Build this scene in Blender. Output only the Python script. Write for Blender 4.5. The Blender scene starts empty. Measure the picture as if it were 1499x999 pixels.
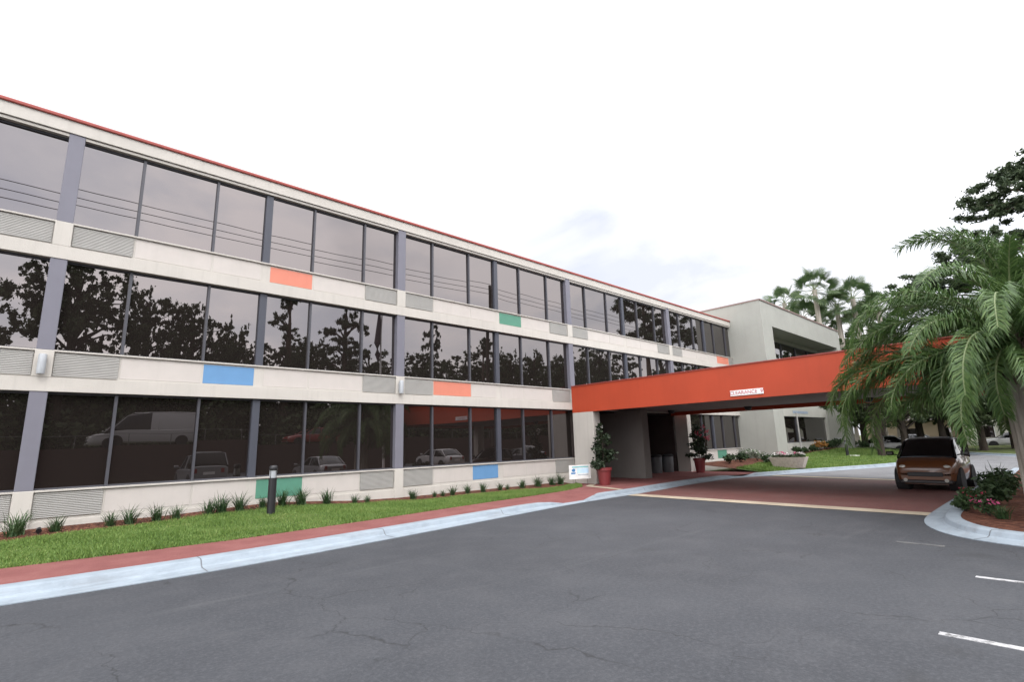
import bpy, math, random
import numpy as np
from mathutils import Vector, Matrix, Euler

R = math.radians
rnd = random.Random(11)
rng = np.random.default_rng(5)
sc = bpy.context.scene
COL = sc.collection
D = 13.59          # facade plane of the main block (metres in front of the camera)
BAY = 7.986

# ------------------------------------------------------------------ materials
def newmat(name):
    m = bpy.data.materials.new(name); m.use_nodes = True
    nt = m.node_tree; nt.nodes.clear()
    return m, nt
def N(nt, typ, **kw):
    n = nt.nodes.new(typ)
    for k, v in kw.items():
        if k.startswith('i_'):
            n.inputs[k[2:].replace('_', ' ')].default_value = v
        else:
            setattr(n, k, v)
    return n
def c4(c): return (c[0], c[1], c[2], 1.0)
def ramp(nt, fac, stops):
    r = nt.nodes.new('ShaderNodeValToRGB')
    el = r.color_ramp.elements
    el[0].position, el[0].color = stops[0][0], c4(stops[0][1])
    el[1].position, el[1].color = stops[-1][0], c4(stops[-1][1])
    for p, c in stops[1:-1]:
        e = el.new(p); e.color = c4(c)
    nt.links.new(fac, r.inputs[0])
    return r.outputs[0]
def noise(nt, scale, detail=4, rough=.55, vec=None, dist=0):
    n = nt.nodes.new('ShaderNodeTexNoise')
    n.inputs['Scale'].default_value = scale; n.inputs['Detail'].default_value = detail
    n.inputs['Roughness'].default_value = rough; n.inputs['Distortion'].default_value = dist
    if vec is not None: nt.links.new(vec, n.inputs['Vector'])
    return n
def objco(nt, scale=(1, 1, 1)):
    t = nt.nodes.new('ShaderNodeNewGeometry')
    m = nt.nodes.new('ShaderNodeMapping'); m.inputs['Scale'].default_value = scale
    nt.links.new(t.outputs['Position'], m.inputs['Vector'])
    return m.outputs['Vector']
def mixc(nt, fac, a, b, mode='MIX'):
    m = nt.nodes.new('ShaderNodeMix'); m.data_type = 'RGBA'; m.blend_type = mode
    for s, v in ((m.inputs['Factor'], fac), (m.inputs['A'], a), (m.inputs['B'], b)):
        if hasattr(v, 'links'): nt.links.new(v, s)
        elif isinstance(v, (int, float)): s.default_value = v
        else: s.default_value = c4(v)
    return m.outputs['Result']
def finish(nt, col, rough=.7, bump=None, bstr=.2, bdist=.01, metal=0, spec=.5):
    p = nt.nodes.new('ShaderNodeBsdfPrincipled'); o = nt.nodes.new('ShaderNodeOutputMaterial')
    if hasattr(col, 'links'): nt.links.new(col, p.inputs['Base Color'])
    else: p.inputs['Base Color'].default_value = c4(col)
    if hasattr(rough, 'links'): nt.links.new(rough, p.inputs['Roughness'])
    else: p.inputs['Roughness'].default_value = rough
    p.inputs['Metallic'].default_value = metal
    p.inputs['Specular IOR Level'].default_value = spec
    if bump is not None:
        b = nt.nodes.new('ShaderNodeBump'); b.inputs['Strength'].default_value = bstr; b.inputs['Distance'].default_value = bdist
        nt.links.new(bump, b.inputs['Height']); nt.links.new(b.outputs[0], p.inputs['Normal'])
    nt.links.new(p.outputs[0], o.inputs[0])
    return p
MATS = {}
def paint(name, col, var=.12, scale=3., rough=.65, bscale=60, bstr=.15, metal=0, streak=0., spec=.4):
    """painted / plastered surface: base colour with mild blotches, vertical weather streaks and a fine grain"""
    if name in MATS: return MATS[name]
    m, nt = newmat(name)
    v = objco(nt)
    n = noise(nt, scale, 5, .6, v)
    d = tuple(c * (1 - var) for c in col); l = tuple(min(1, c * (1 + var * .6)) for c in col)
    cc = ramp(nt, n.outputs[0], [(.3, d), (.7, l)])
    if streak:
        vs = objco(nt, (7, 7, .35)); s = noise(nt, 1.0, 4, .65, vs)
        f = ramp(nt, s.outputs[0], [(.5, (0, 0, 0)), (.78, (streak,) * 3)])
        cc = mixc(nt, f, cc, tuple(c * .55 for c in col))
    g = noise(nt, bscale, 3, .6, v)
    finish(nt, cc, rough, g.outputs[0], bstr, .01, metal, spec)
    MATS[name] = m; return m
def leafmat(name, stops, trans=.35, rough=.55):
    if name in MATS: return MATS[name]
    m, nt = newmat(name)
    g = nt.nodes.new('ShaderNodeNewGeometry')
    oi = nt.nodes.new('ShaderNodeObjectInfo')
    n = noise(nt, .9, 2, .5, objco(nt))
    a = nt.nodes.new('ShaderNodeMath'); a.operation = 'MULTIPLY_ADD'; a.inputs[1].default_value = .55
    nt.links.new(g.outputs['Random Per Island'], a.inputs[0])
    b = nt.nodes.new('ShaderNodeMath'); b.operation = 'MULTIPLY_ADD'; b.inputs[1].default_value = .6; b.inputs[2].default_value = -.08
    nt.links.new(n.outputs[0], b.inputs[0]); nt.links.new(b.outputs[0], a.inputs[2])
    cc = ramp(nt, a.outputs[0], stops)
    p = nt.nodes.new('ShaderNodeBsdfPrincipled'); p.inputs['Roughness'].default_value = rough
    p.inputs['Specular IOR Level'].default_value = .35
    t = nt.nodes.new('ShaderNodeBsdfTranslucent'); mx = nt.nodes.new('ShaderNodeMixShader'); mx.inputs[0].default_value = trans
    o = nt.nodes.new('ShaderNodeOutputMaterial')
    nt.links.new(cc, p.inputs['Base Color']); nt.links.new(cc, t.inputs['Color'])
    nt.links.new(p.outputs[0], mx.inputs[1]); nt.links.new(t.outputs[0], mx.inputs[2]); nt.links.new(mx.outputs[0], o.inputs[0])
    MATS[name] = m; return m

def mat_asphalt():
    m, nt = newmat('asphalt'); v = objco(nt)
    big = noise(nt, .22, 4, .6, v); mid = noise(nt, 1.4, 5, .65, v); fine = noise(nt, 90, 2, .7, v)
    cc = ramp(nt, big.outputs[0], [(.30, (.041, .0435, .049)), (.5, (.055, .058, .064)), (.70, (.072, .075, .081))])
    cc = mixc(nt, ramp(nt, mid.outputs[0], [(.45, (0, 0, 0)), (.75, (.5, .5, .5))]), cc, (.105, .104, .106))
    # aggregate speckle
    vor = nt.nodes.new('ShaderNodeTexVoronoi'); vor.inputs['Scale'].default_value = 55; nt.links.new(v, vor.inputs['Vector'])
    cc = mixc(nt, ramp(nt, vor.outputs['Color'], [(.6, (0, 0, 0)), (1, (.30, .30, .30))]), cc, (.14, .14, .148))
    cc = mixc(nt, ramp(nt, fine.outputs[0], [(.3, (.40, .40, .40)), (.52, (0, 0, 0))]), cc, (.022, .022, .024))
    sp = noise(nt, 24, 3, .75, v)
    cc = mixc(nt, ramp(nt, sp.outputs[0], [(.50, (0, 0, 0)), (.72, (.55, .55, .55))]), cc, (.115, .117, .122))
    cc = mixc(nt, ramp(nt, sp.outputs[0], [(.28, (.5, .5, .5)), (.45, (0, 0, 0))]), cc, (.028, .029, .032))
    # long thin wandering cracks
    dn = noise(nt, .9, 4, .6, v)
    add = nt.nodes.new('ShaderNodeVectorMath'); add.operation = 'MULTIPLY_ADD'
    nt.links.new(dn.outputs['Color'], add.inputs[0]); add.inputs[1].default_value = (1.2, 1.2, 0); nt.links.new(v, add.inputs[2])
    crk = nt.nodes.new('ShaderNodeTexVoronoi'); crk.feature = 'DISTANCE_TO_EDGE'; crk.inputs['Scale'].default_value = .62
    nt.links.new(add.outputs[0], crk.inputs['Vector'])
    gate = noise(nt, .5, 2, .5, v)
    line = ramp(nt, crk.outputs['Distance'], [(.0, (1, 1, 1)), (.007, (0, 0, 0))])
    gl = ramp(nt, gate.outputs[0], [(.46, (0, 0, 0)), (.57, (.75, .75, .75))])
    f = mixc(nt, 1.0, line, gl, 'MULTIPLY')
    cc = mixc(nt, f, cc, (.016, .016, .017))
    # worn pale scuffs along the drive
    vs = objco(nt, (.12, 1.1, 1)); sn = noise(nt, 1.0, 5, .7, vs)
    cc = mixc(nt, ramp(nt, sn.outputs[0], [(.58, (0, 0, 0)), (.75, (.35, .35, .35))]), cc, (.15, .148, .145))
    # old oil spots
    ov = nt.nodes.new('ShaderNodeTexVoronoi'); ov.inputs['Scale'].default_value = .55; nt.links.new(add.outputs[0], ov.inputs['Vector'])
    cc = mixc(nt, ramp(nt, ov.outputs['Distance'], [(.04, (.45, .45, .45)), (.16, (0, 0, 0))]), cc, (.03, .03, .03))
    h = mixc(nt, .5, fine.outputs[0], vor.outputs['Distance'])
    cc = mixc(nt, 1.0, cc, (.595, .615, .655), 'MULTIPLY')
    finish(nt, cc, .78, h, .35, .006, 0, .45)
    return m
def mat_glass():
    m, nt = newmat('bronze_reflective_glass')
    p = finish(nt, (.0125, .0102, .0092), .0, None)
    p.inputs['IOR'].default_value = 2.08
    p.inputs['Specular Tint'].default_value = (1.0, .93, .94, 1)
    n = noise(nt, .35, 2, .5, objco(nt))
    b = nt.nodes.new('ShaderNodeBump'); b.inputs['Strength'].default_value = .08; b.inputs['Distance'].default_value = .04
    nt.links.new(n.outputs[0], b.inputs['Height']); nt.links.new(b.outputs[0], p.inputs['Normal'])
    return m
def mat_lines(name, col, dark, axis, scale, width=.5, rough=.6):
    """fine parallel ribs (louvres) running across the surface"""
    m, nt = newmat(name)
    sx = [0, 0, 0]; sx[axis] = 1
    v = objco(nt, tuple(sx))
    w = nt.nodes.new('ShaderNodeTexWave'); w.wave_type = 'BANDS'; w.bands_direction = 'XYZ'[axis]; w.inputs['Scale'].default_value = scale
    nt.links.new(v, w.inputs['Vector'])
    n = noise(nt, 4, 3, .6, objco(nt))
    cc = ramp(nt, w.outputs['Fac'], [(.25, dark), (.6, col)])
    cc = mixc(nt, ramp(nt, n.outputs[0], [(.45, (0, 0, 0)), (.8, (.4, .4, .4))]), cc, dark)
    finish(nt, cc, rough, w.outputs['Fac'], .6, .015)
    return m
def mat_mulch(name, cols):
    m, nt = newmat(name); v = objco(nt)
    vo = nt.nodes.new('ShaderNodeTexVoronoi'); vo.inputs['Scale'].default_value = 28; nt.links.new(objco(nt, (1, .45, 1)), vo.inputs['Vector'])
    n = noise(nt, 3, 4, .6, v)
    cc = ramp(nt, vo.outputs['Color'], [(.1, cols[0]), (.5, cols[1]), (.9, cols[2])])
    cc = mixc(nt, ramp(nt, n.outputs[0], [(.4, (0, 0, 0)), (.7, (.6, .6, .6))]), cc, cols[3])
    finish(nt, cc, .9, vo.outputs['Distance'], .9, .03, 0, .2)
    return m
def mat_soil(name, stops, sc_=2.):
    m, nt = newmat(name); v = objco(nt); n = noise(nt, sc_, 6, .65, v); f = noise(nt, 70, 2, .6, v)
    cc = ramp(nt, n.outputs[0], stops)
    finish(nt, cc, .9, f.outputs[0], .5, .02, 0, .2); return m
def mat_trunk(name, a, b, sc_=(9, 9, 1.5)):
    m, nt = newmat(name); n = noise(nt, 1.2, 5, .7, objco(nt, sc_))
    cc = ramp(nt, n.outputs[0], [(.3, a), (.7, b)])
    finish(nt, cc, .9, n.outputs[0], .8, .03, 0, .2); return m
def mat_brick():
    m, nt = newmat('dark_red_brick')
    t = nt.nodes.new('ShaderNodeTexBrick'); t.inputs['Scale'].default_value = 4.5
    t.inputs['Color1'].default_value = (.06, .024, .019, 1); t.inputs['Color2'].default_value = (.045, .019, .016, 1); t.inputs['Mortar'].default_value = (.06, .05, .045, 1)
    g = nt.nodes.new('ShaderNodeNewGeometry'); s = nt.nodes.new('ShaderNodeSeparateXYZ'); c = nt.nodes.new('ShaderNodeCombineXYZ')
    nt.links.new(g.outputs['Position'], s.inputs[0]); nt.links.new(s.outputs['X'], c.inputs[0]); nt.links.new(s.outputs['Z'], c.inputs[1])
    nt.links.new(c.outputs[0], t.inputs['Vector'])
    finish(nt, t.outputs['Color'], .85, t.outputs['Fac'], .3, .01); return m
def mat_simple(name, col, rough=.4, metal=0, spec=.5):
    if name in MATS: return MATS[name]
    m, nt = newmat(name); n = noise(nt, 6, 3, .5, objco(nt))
    cc = ramp(nt, n.outputs[0], [(.3, tuple(c * .88 for c in col)), (.7, tuple(min(1, c * 1.06) for c in col))])
    finish(nt, cc, rough, None, metal=metal, spec=spec); MATS[name] = m; return m
def mat_carpaint(name, col):
    if name in MATS: return MATS[name]
    m, nt = newmat(name)
    p = finish(nt, col, .35); p.inputs['Coat Weight'].default_value = .8; p.inputs['Coat Roughness'].default_value = .05
    MATS[name] = m; return m
def mat_emit(name, col, s):
    m, nt = newmat(name); p = finish(nt, col, .5); p.inputs['Emission Color'].default_value = c4(col); p.inputs['Emission Strength'].default_value = s
    return m

M = {}
M['asphalt'] = mat_asphalt()
M['glass'] = mat_glass()
M['stucco'] = paint('cream_stucco', (.455, .43, .392), .06, 1.2, .85, 120, .35, streak=.24)
M['joint'] = paint('joint_sealant', (.35, .33, .31), .1)
M['panel'] = paint('cream_panel', (.455, .422, .392), .05, 2.5, .75, 90, .15, streak=.10)
M['coral'] = paint('coral_paint', (.54, .185, .125), .06, 2.5, .6, 90, .12, streak=.08)
M['blue'] = paint('blue_paint', (.105, .235, .42), .06, 2.5, .6, 90, .12, streak=.08)
M['teal'] = paint('teal_paint', (.075, .215, .15), .08, 2.5, .6, 90, .12, streak=.08)
M['lavender'] = paint('lavender_grey_paint', (.145, .143, .172), .05, 2, .6, 80, .1, streak=.08)
M['slate'] = paint('slate_grey_metal', (.05, .054, .07), .06, 3, .5, 80, .05)
M['dark_frame'] = paint('dark_bronze_metal', (.055, .055, .065), .08, 5, .45, 80, .05)
M['grille'] = mat_lines('louvred_grille', (.33, .322, .30), (.205, .20, .188), 2, 9.5)
M['coping'] = paint('red_coping', (.27, .052, .040), .1, 4, .55, 60, .08)
M['brown_coping'] = paint('brown_coping', (.22, .15, .135), .1, 4, .6, 60, .08)
M['wing'] = paint('grey_green_stucco', (.315, .318, .288), .06, 1.0, .9, 130, .5, streak=.14)
M['wing_light'] = paint('pale_grey_stucco', (.43, .425, .385), .06, 1.0, .9, 130, .5, streak=.14)
M['fascia'] = paint('orange_red_fascia', (.385, .050, .017), .09, .8, .6, 50, .10, streak=.14)
M['soffit'] = paint('grey_soffit', (.27, .26, .265), .06, 2, .8, 60, .1)
M['dark_inside'] = paint('dark_interior', (.02, .018, .017), .2, 2, .8)
M['shaded_stucco'] = paint('shade_darkened_stucco', (.17, .156, .144), .07, 1.2, .85, 120, .35, streak=.2)  # fin wall stucco: shade under the canopy is put into this colour
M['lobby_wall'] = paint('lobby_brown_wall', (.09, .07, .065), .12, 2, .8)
M['red_walk'] = mat_soil('red_painted_concrete', [(.3, (.160, .060, .056)), (.5, (.190, .073, .068)), (.72, (.22, .094, .086))], 1.6)
def mat_paver():
    m, nt = newmat('brick_paver')
    t = nt.nodes.new('ShaderNodeTexBrick'); t.inputs['Scale'].default_value = 4.6; t.inputs['Mortar Size'].default_value = .012
    t.inputs['Color1'].default_value = (.135, .045, .038, 1); t.inputs['Color2'].default_value = (.105, .038, .034, 1); t.inputs['Mortar'].default_value = (.06, .035, .03, 1)
    nt.links.new(objco(nt), t.inputs['Vector'])
    n = noise(nt, .8, 4, .6, objco(nt))
    cc = mixc(nt, ramp(nt, n.outputs[0], [(.4, (0, 0, 0)), (.75, (.5, .5, .5))]), t.outputs['Color'], (.15, .085, .075))
    finish(nt, cc, .75, t.outputs['Fac'], .2, .005); return m
M['paver'] = mat_paver()
M['beige_strip'] = mat_soil('beige_concrete', [(.3, (.30, .25, .19)), (.7, (.42, .36, .27))], 1.5)
M['concrete'] = mat_soil('grey_concrete_drive', [(.3, (.135, .137, .143)), (.7, (.19, .192, .198))], .8)
def mat_kerb():
    m, nt = newmat('pale_blue_kerb_paint'); v = objco(nt)
    n = noise(nt, 2.2, 6, .65, v); g = noise(nt, 60, 3, .6, v)
    cc = ramp(nt, n.outputs[0], [(.28, (.175, .21, .24)), (.5, (.235, .278, .317)), (.75, (.27, .315, .355))])
    s = noise(nt, 1.0, 5, .7, objco(nt, (.8, 5, 5)))
    cc = mixc(nt, ramp(nt, s.outputs[0], [(.50, (0, 0, 0)), (.75, (.75, .75, .75))]), cc, (.17, .185, .20))
    finish(nt, cc, .7, g.outputs[0], .25, .008); return m
M['kerb'] = mat_kerb()
M['joint_dark'] = mat_simple('kerb_joint_dirt', (.12, .13, .14), .9)
M['line_paint'] = mat_soil('white_road_paint', [(.38, (.14, .14, .14)), (.47, (.36, .36, .365)), (.8, (.46, .46, .46))], 7)
M['old_paint'] = mat_soil('worn_road_paint', [(.4, (.075, .076, .08)), (.75, (.16, .158, .15))], 3)
M['soil_grass'] = mat_soil('lawn_soil', [(.3, (.045, .075, .018)), (.5, (.07, .115, .03)), (.75, (.12, .13, .05))], 1.5)
M['field'] = mat_soil('field_grass', [(.3, (.06, .085, .03)), (.7, (.12, .14, .05))], .2)
M['grass'] = leafmat('grass_blades', [(0, (.055, .105, .022)), (.35, (.115, .20, .042)), (.7, (.19, .28, .07)), (1, (.36, .33, .14))], .3)
M['mulch'] = mat_mulch('red_mulch', [(.03, .012, .009), (.095, .034, .021), (.19, .085, .05), (.06, .024, .016)])
M['liriope'] = leafmat('strap_leaf', [(0, (.018, .04, .014)), (.5, (.04, .085, .03)), (1, (.10, .15, .065))], .25)
M['oak_leaf'] = leafmat('oak_leaf', [(0, (.022, .036, .016)), (.45, (.052, .078, .032)), (1, (.10, .125, .055))], .25)
M['pine_leaf'] = leafmat('pine_needle', [(0, (.022, .038, .020)), (.45, (.048, .074, .036)), (1, (.09, .115, .055))], .2)
M['frond'] = leafmat('date_palm_leaflet', [(0, (.028, .060, .018)), (.45, (.070, .132, .038)), (1, (.155, .225, .070))], .3, .4)
M['fan'] = leafmat('fan_palm_leaf', [(0, (.028, .055, .024)), (.5, (.058, .10, .038)), (1, (.14, .185, .075))], .3)
M['shrub_leaf'] = leafmat('shrub_leaf', [(0, (.014, .03, .012)), (.5, (.035, .065, .024)), (1, (.075, .11, .045))], .25)
M['shaded_leaf'] = leafmat('shaded_shrub_leaf', [(0, (.008, .016, .008)), (.5, (.018, .032, .014)), (1, (.045, .062, .03))], .15)  # shrub leaf darkened to paint in the deep shade on the entrance pots
M['pale_leaf'] = leafmat('variegated_leaf', [(0, (.06, .10, .06)), (.5, (.18, .22, .15)), (1, (.42, .45, .36))], .25)
M['pink'] = leafmat('pink_petal', [(0, (.42, .04, .14)), (1, (.72, .16, .32))], .3)
M['red_petal'] = leafmat('red_petal', [(0, (.30, .02, .04)), (1, (.55, .07, .13))], .3)
M['white_petal'] = leafmat('white_petal', [(0, (.55, .52, .5)), (1, (.8, .78, .76))], .3)
M['orange_petal'] = leafmat('date_stalk', [(0, (.30, .13, .03)), (1, (.5, .26, .06))], .2)
M['rachis'] = mat_simple('palm_rachis', (.13, .165, .07), .6)
M['palm_trunk'] = mat_trunk('palm_trunk', (.20, .175, .145), (.42, .385, .335), (5, 5, .5))
M['bark'] = mat_trunk('bark', (.025, .020, .016), (.075, .06, .048))
M['pine_bark'] = mat_trunk('pine_bark', (.05, .035, .028), (.13, .095, .075))
M['black'] = mat_simple('black_metal', (.012, .012, .014), .45)
M['white_lamp'] = mat_simple('frosted_white', (.36, .38, .40), .3)
M['pale_post'] = mat_simple('pale_grey_post', (.36, .35, .34), .5)
M['white_paint'] = mat_simple('white_paint', (.72, .72, .71), .45)
M['silver'] = mat_simple('silver_metal', (.55, .56, .58), .3, .6)
M['steel'] = mat_simple('galvanised_steel', (.40, .41, .42), .4, .5)
M['rubber'] = mat_simple('rubber', (.014, .014, .015), .8)
M['car_glass'] = mat_simple('dark_car_glass', (.006, .006, .007), .03, 0, .6)
M['terracotta'] = mat_simple('red_terracotta', (.17, .024, .026), .55)
M['planter'] = mat_soil('aggregate_concrete', [(.3, (.40, .34, .30)), (.7, (.56, .49, .44))], 12)
M['grey_bin'] = mat_simple('grey_plastic', (.12, .125, .13), .5)
M['brick'] = mat_brick()
M['old_steel'] = mat_simple('weathered_steel', (.16, .16, .16), .6)
M['wood_pole'] = mat_trunk('creosoted_pole', (.03, .024, .02), (.07, .055, .045))
M['wire'] = mat_simple('dark_wire', (.02, .02, .02), .6)
M['sign_blue'] = mat_simple('sign_blue', (.06, .20, .42), .5)
M['sign_teal'] = mat_simple('sign_teal', (.20, .48, .50), .5)
M['sign_grey'] = mat_simple('sign_grey', (.30, .36, .44), .5)
M['sign_pale'] = mat_simple('sign_pale_blue', (.52, .70, .85), .5)
M['letter_red'] = mat_simple('letter_red', (.45, .05, .07), .5)
M['far_beige'] = paint('far_beige_wall', (.47, .37, .27), .08, .5)
M['far_pale'] = paint('far_pale_wall', (.50, .50, .42), .08, .5)
M['far_roof'] = paint('far_roof', (.10, .08, .07), .1, 1)
M['headlight'] = mat_simple('headlight_lens', (.50, .50, .46), .08, .2)
M['chrome'] = mat_simple('chrome', (.65, .65, .67), .12, .9)
M['flag_dark'] = mat_simple('dark_flag_cloth', (.05, .035, .05), .8)

# ------------------------------------------------------------------ mesh helpers
class MB:
    def __init__(s): s.v = []; s.f = []; s.m = []
    def quad(s, a, b, c, d, mi=0):
        i = len(s.v); s.v += [tuple(a), tuple(b), tuple(c), tuple(d)]; s.f.append((i, i+1, i+2, i+3)); s.m.append(mi)
    def poly(s, pts, mi=0):
        i = len(s.v); s.v += [tuple(p) for p in pts]; s.f.append(tuple(range(i, i+len(pts)))); s.m.append(mi)
    def box(s, x0, x1, y0, y1, z0, z1, mi=0, bev=0):
        if x0 > x1: x0, x1 = x1, x0
        if y0 > y1: y0, y1 = y1, y0
        if bev > 0:
            return s.bbox(x0, x1, y0, y1, z0, z1, mi, bev)
        i = len(s.v)
        s.v += [(x0,y0,z0),(x1,y0,z0),(x1,y1,z0),(x0,y1,z0),(x0,y0,z1),(x1,y0,z1),(x1,y1,z1),(x0,y1,z1)]
        for q in ((0,3,2,1),(4,5,6,7),(0,1,5,4),(1,2,6,5),(2,3,7,6),(3,0,4,7)):
            s.f.append(tuple(i+k for k in q)); s.m.append(mi)
    def bbox(s, x0, x1, y0, y1, z0, z1, mi, b):
        b = min(b, (x1-x0)*.45, (y1-y0)*.45, (z1-z0)*.45)
        rings = []
        def ring(ins, z):
            i = len(s.v)
            X0, X1, Y0, Y1 = x0+ins, x1-ins, y0+ins, y1-ins
            s.v += [(X0+b,Y0,z),(X1-b,Y0,z),(X1,Y0+b,z),(X1,Y1-b,z),(X1-b,Y1,z),(X0+b,Y1,z),(X0,Y1-b,z),(X0,Y0+b,z)]
            return list(range(i, i+8))
        rs = [ring(b*.7, z0), ring(0, z0+b), ring(0, z1-b), ring(b*.7, z1)]
        for a, c in zip(rs, rs[1:]):
            for k in range(8):
                s.f.append((a[k], a[(k+1) % 8], c[(k+1) % 8], c[k])); s.m.append(mi)
        s.f.append(tuple(reversed(rs[0]))); s.m.append(mi); s.f.append(tuple(rs[3])); s.m.append(mi)
    def tube(s, pts, rad, n=8, mi=0, cap=True):
        pts = [Vector(p) for p in pts]
        rad = rad if isinstance(rad, (list, tuple)) else [rad]*len(pts)
        rings = []
        up = Vector((0, 0, 1))
        for k, p in enumerate(pts):
            t = (pts[min(k+1, len(pts)-1)] - pts[max(k-1, 0)]).normalized()
            a = t.cross(up)
            if a.length < 1e-3: a = t.cross(Vector((1, 0, 0)))
            a.normalize(); b = t.cross(a).normalized()
            i = len(s.v)
            for j in range(n):
                an = 2*math.pi*j/n
                s.v.append(tuple(p + (a*math.cos(an) + b*math.sin(an))*rad[k]))
            rings.append(i)
        for a, c in zip(rings, rings[1:]):
            for j in range(n):
                s.f.append((a+j, a+(j+1) % n, c+(j+1) % n, c+j)); s.m.append(mi)
        if cap:
            s.f.append(tuple(rings[0]+j for j in range(n))); s.m.append(mi)
            s.f.append(tuple(rings[-1]+j for j in reversed(range(n)))); s.m.append(mi)
    def lathe(s, prof, cx=0, cy=0, n=20, mi=0, radial=None):
        rings = []
        for (r, z) in prof:
            i = len(s.v)
            for j in range(n):
                an = 2*math.pi*j/n
                rr = r*(radial(an) if radial else 1)
                s.v.append((cx+rr*math.cos(an), cy+rr*math.sin(an), z))
            rings.append(i)
        for a, c in zip(rings, rings[1:]):
            for j in range(n):
                s.f.append((a+j, a+(j+1) % n, c+(j+1) % n, c+j)); s.m.append(mi)
        s.f.append(tuple(rings[0]+j for j in reversed(range(n)))); s.m.append(mi)
        s.f.append(tuple(rings[-1]+j for j in range(n))); s.m.append(mi)
    def loft(s, secs, mi=0, close=True, mfun=None):
        rings = []
        for sec in secs:
            i = len(s.v); s.v += [tuple(p) for p in sec]; rings.append(i)
        n = len(secs[0])
        for k, (a, c) in enumerate(zip(rings, rings[1:])):
            for j in range(n if close else n-1):
                s.f.append((a+j, a+(j+1) % n, c+(j+1) % n, c+j)); s.m.append(mfun(k, j) if mfun else mi)
        if close:
            s.f.append(tuple(rings[0]+j for j in reversed(range(n)))); s.m.append(mi)
            s.f.append(tuple(rings[-1]+j for j in range(n))); s.m.append(mi)
    def build(s, name, mats, parent=None, smooth=False, loc=None, kind=None):
        me = bpy.data.meshes.new(name); me.from_pydata(s.v, [], s.f)
        mats = mats if isinstance(mats, (list, tuple)) else [mats]
        for m in mats: me.materials.append(m)
        if len(mats) > 1: me.polygons.foreach_set('material_index', s.m)
        if smooth: me.polygons.foreach_set('use_smooth', [True]*len(me.polygons))
        me.update()
        if smooth: me.set_sharp_from_angle(angle=R(38))
        return link(name, me, parent, loc, kind)
def link(name, me, parent=None, loc=None, kind=None):
    o = bpy.data.objects.new(name, me); COL.objects.link(o)
    if parent: o.parent = parent
    if loc is not None: o.location = loc
    if kind: o['kind'] = kind
    return o
def qmesh(name, arr, mat, smooth=False):
    """arr: (n, k, 3) array of separate k-gons"""
    n, k, _ = arr.shape
    me = bpy.data.meshes.new(name)
    me.vertices.add(n*k); me.vertices.foreach_set('co', arr.reshape(-1).astype(np.float32))
    me.loops.add(n*k); me.loops.foreach_set('vertex_index', np.arange(n*k, dtype=np.int32))
    me.polygons.add(n); me.polygons.foreach_set('loop_start', np.arange(0, n*k, k, dtype=np.int32))
    me.polygons.foreach_set('loop_total', np.full(n, k, dtype=np.int32))
    me.materials.append(mat); me.update(calc_edges=True); me.validate()
    return me
def tag(o, label, cat, group=None):
    o['label'] = label; o['category'] = cat
    if group: o['group'] = group
    return o
def thing(name, label, cat, loc=(0, 0, 0), rz=0, group=None):
    o = bpy.data.objects.new(name, None); COL.objects.link(o)
    o.location = loc; o.rotation_euler = (0, 0, rz); o.empty_display_size = .3
    return tag(o, label, cat, group)
def dup(root, loc, rz=0, scale=1., label=None):
    r = root.copy(); COL.objects.link(r); r.location = loc; r.rotation_euler = (0, 0, rz)
    r.scale = (scale,)*3 if isinstance(scale, (int, float)) else scale
    if label: r['label'] = label
    for ch in list(root.children):
        c = ch.copy(); COL.objects.link(c); c.parent = r
        for g in ch.children:
            d = g.copy(); COL.objects.link(d); d.parent = c
    return r
def structure(name, mb, mat, smooth=False):
    return mb.build(name, mat, kind='structure', smooth=smooth)
def interp(x, pts):
    return float(np.interp(x, [p[0] for p in pts], [p[1] for p in pts]))

# ------------------------------------------------------------------ ground, lot, kerbs, walks
g = MB(); g.quad((-400, -400, -.012), (600, -400, -.012), (600, 500, -.012), (-400, 500, -.012)); structure('ground', g, M['field'])
g = MB(); g.poly([(-60, -16.4, 0), (44, -16.4, 0), (52, -16.4, 0), (52, 5.6, 0), (46, 6.4, 0), (40, 7.2, 0), (30, 10.6, 0), (-60, 10.6, 0)]); structure('parking_lot', g, M['asphalt'])
g = MB(); g.quad((14.25, 1.9, .004), (22.6, 1.9, .004), (23.6, 10.6, .004), (14.55, 10.4, .004)); structure('brick_driveway', g, M['paver'])
g = MB(); g.quad((13.72, 1.9, .008), (14.25, 1.9, .008), (14.55, 10.2, .008), (14.0, 10.2, .008)); structure('driveway_border_strip', g, M['beige_strip'])
g = MB(); g.quad((22.6, 1.9, .008), (23.0, 1.9, .008), (24.6, 10.0, .008), (24.1, 10.0, .008)); structure('driveway_border_strip', g, M['beige_strip'])
g = MB(); g.poly([(23.0, 1.9, .012), (48.3, 1.9, .012), (48.3, 6.4, .012), (34, 9.3, .012), (24.55, 9.9, .012)]); structure('concrete_driveway', g, M['concrete'])

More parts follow.
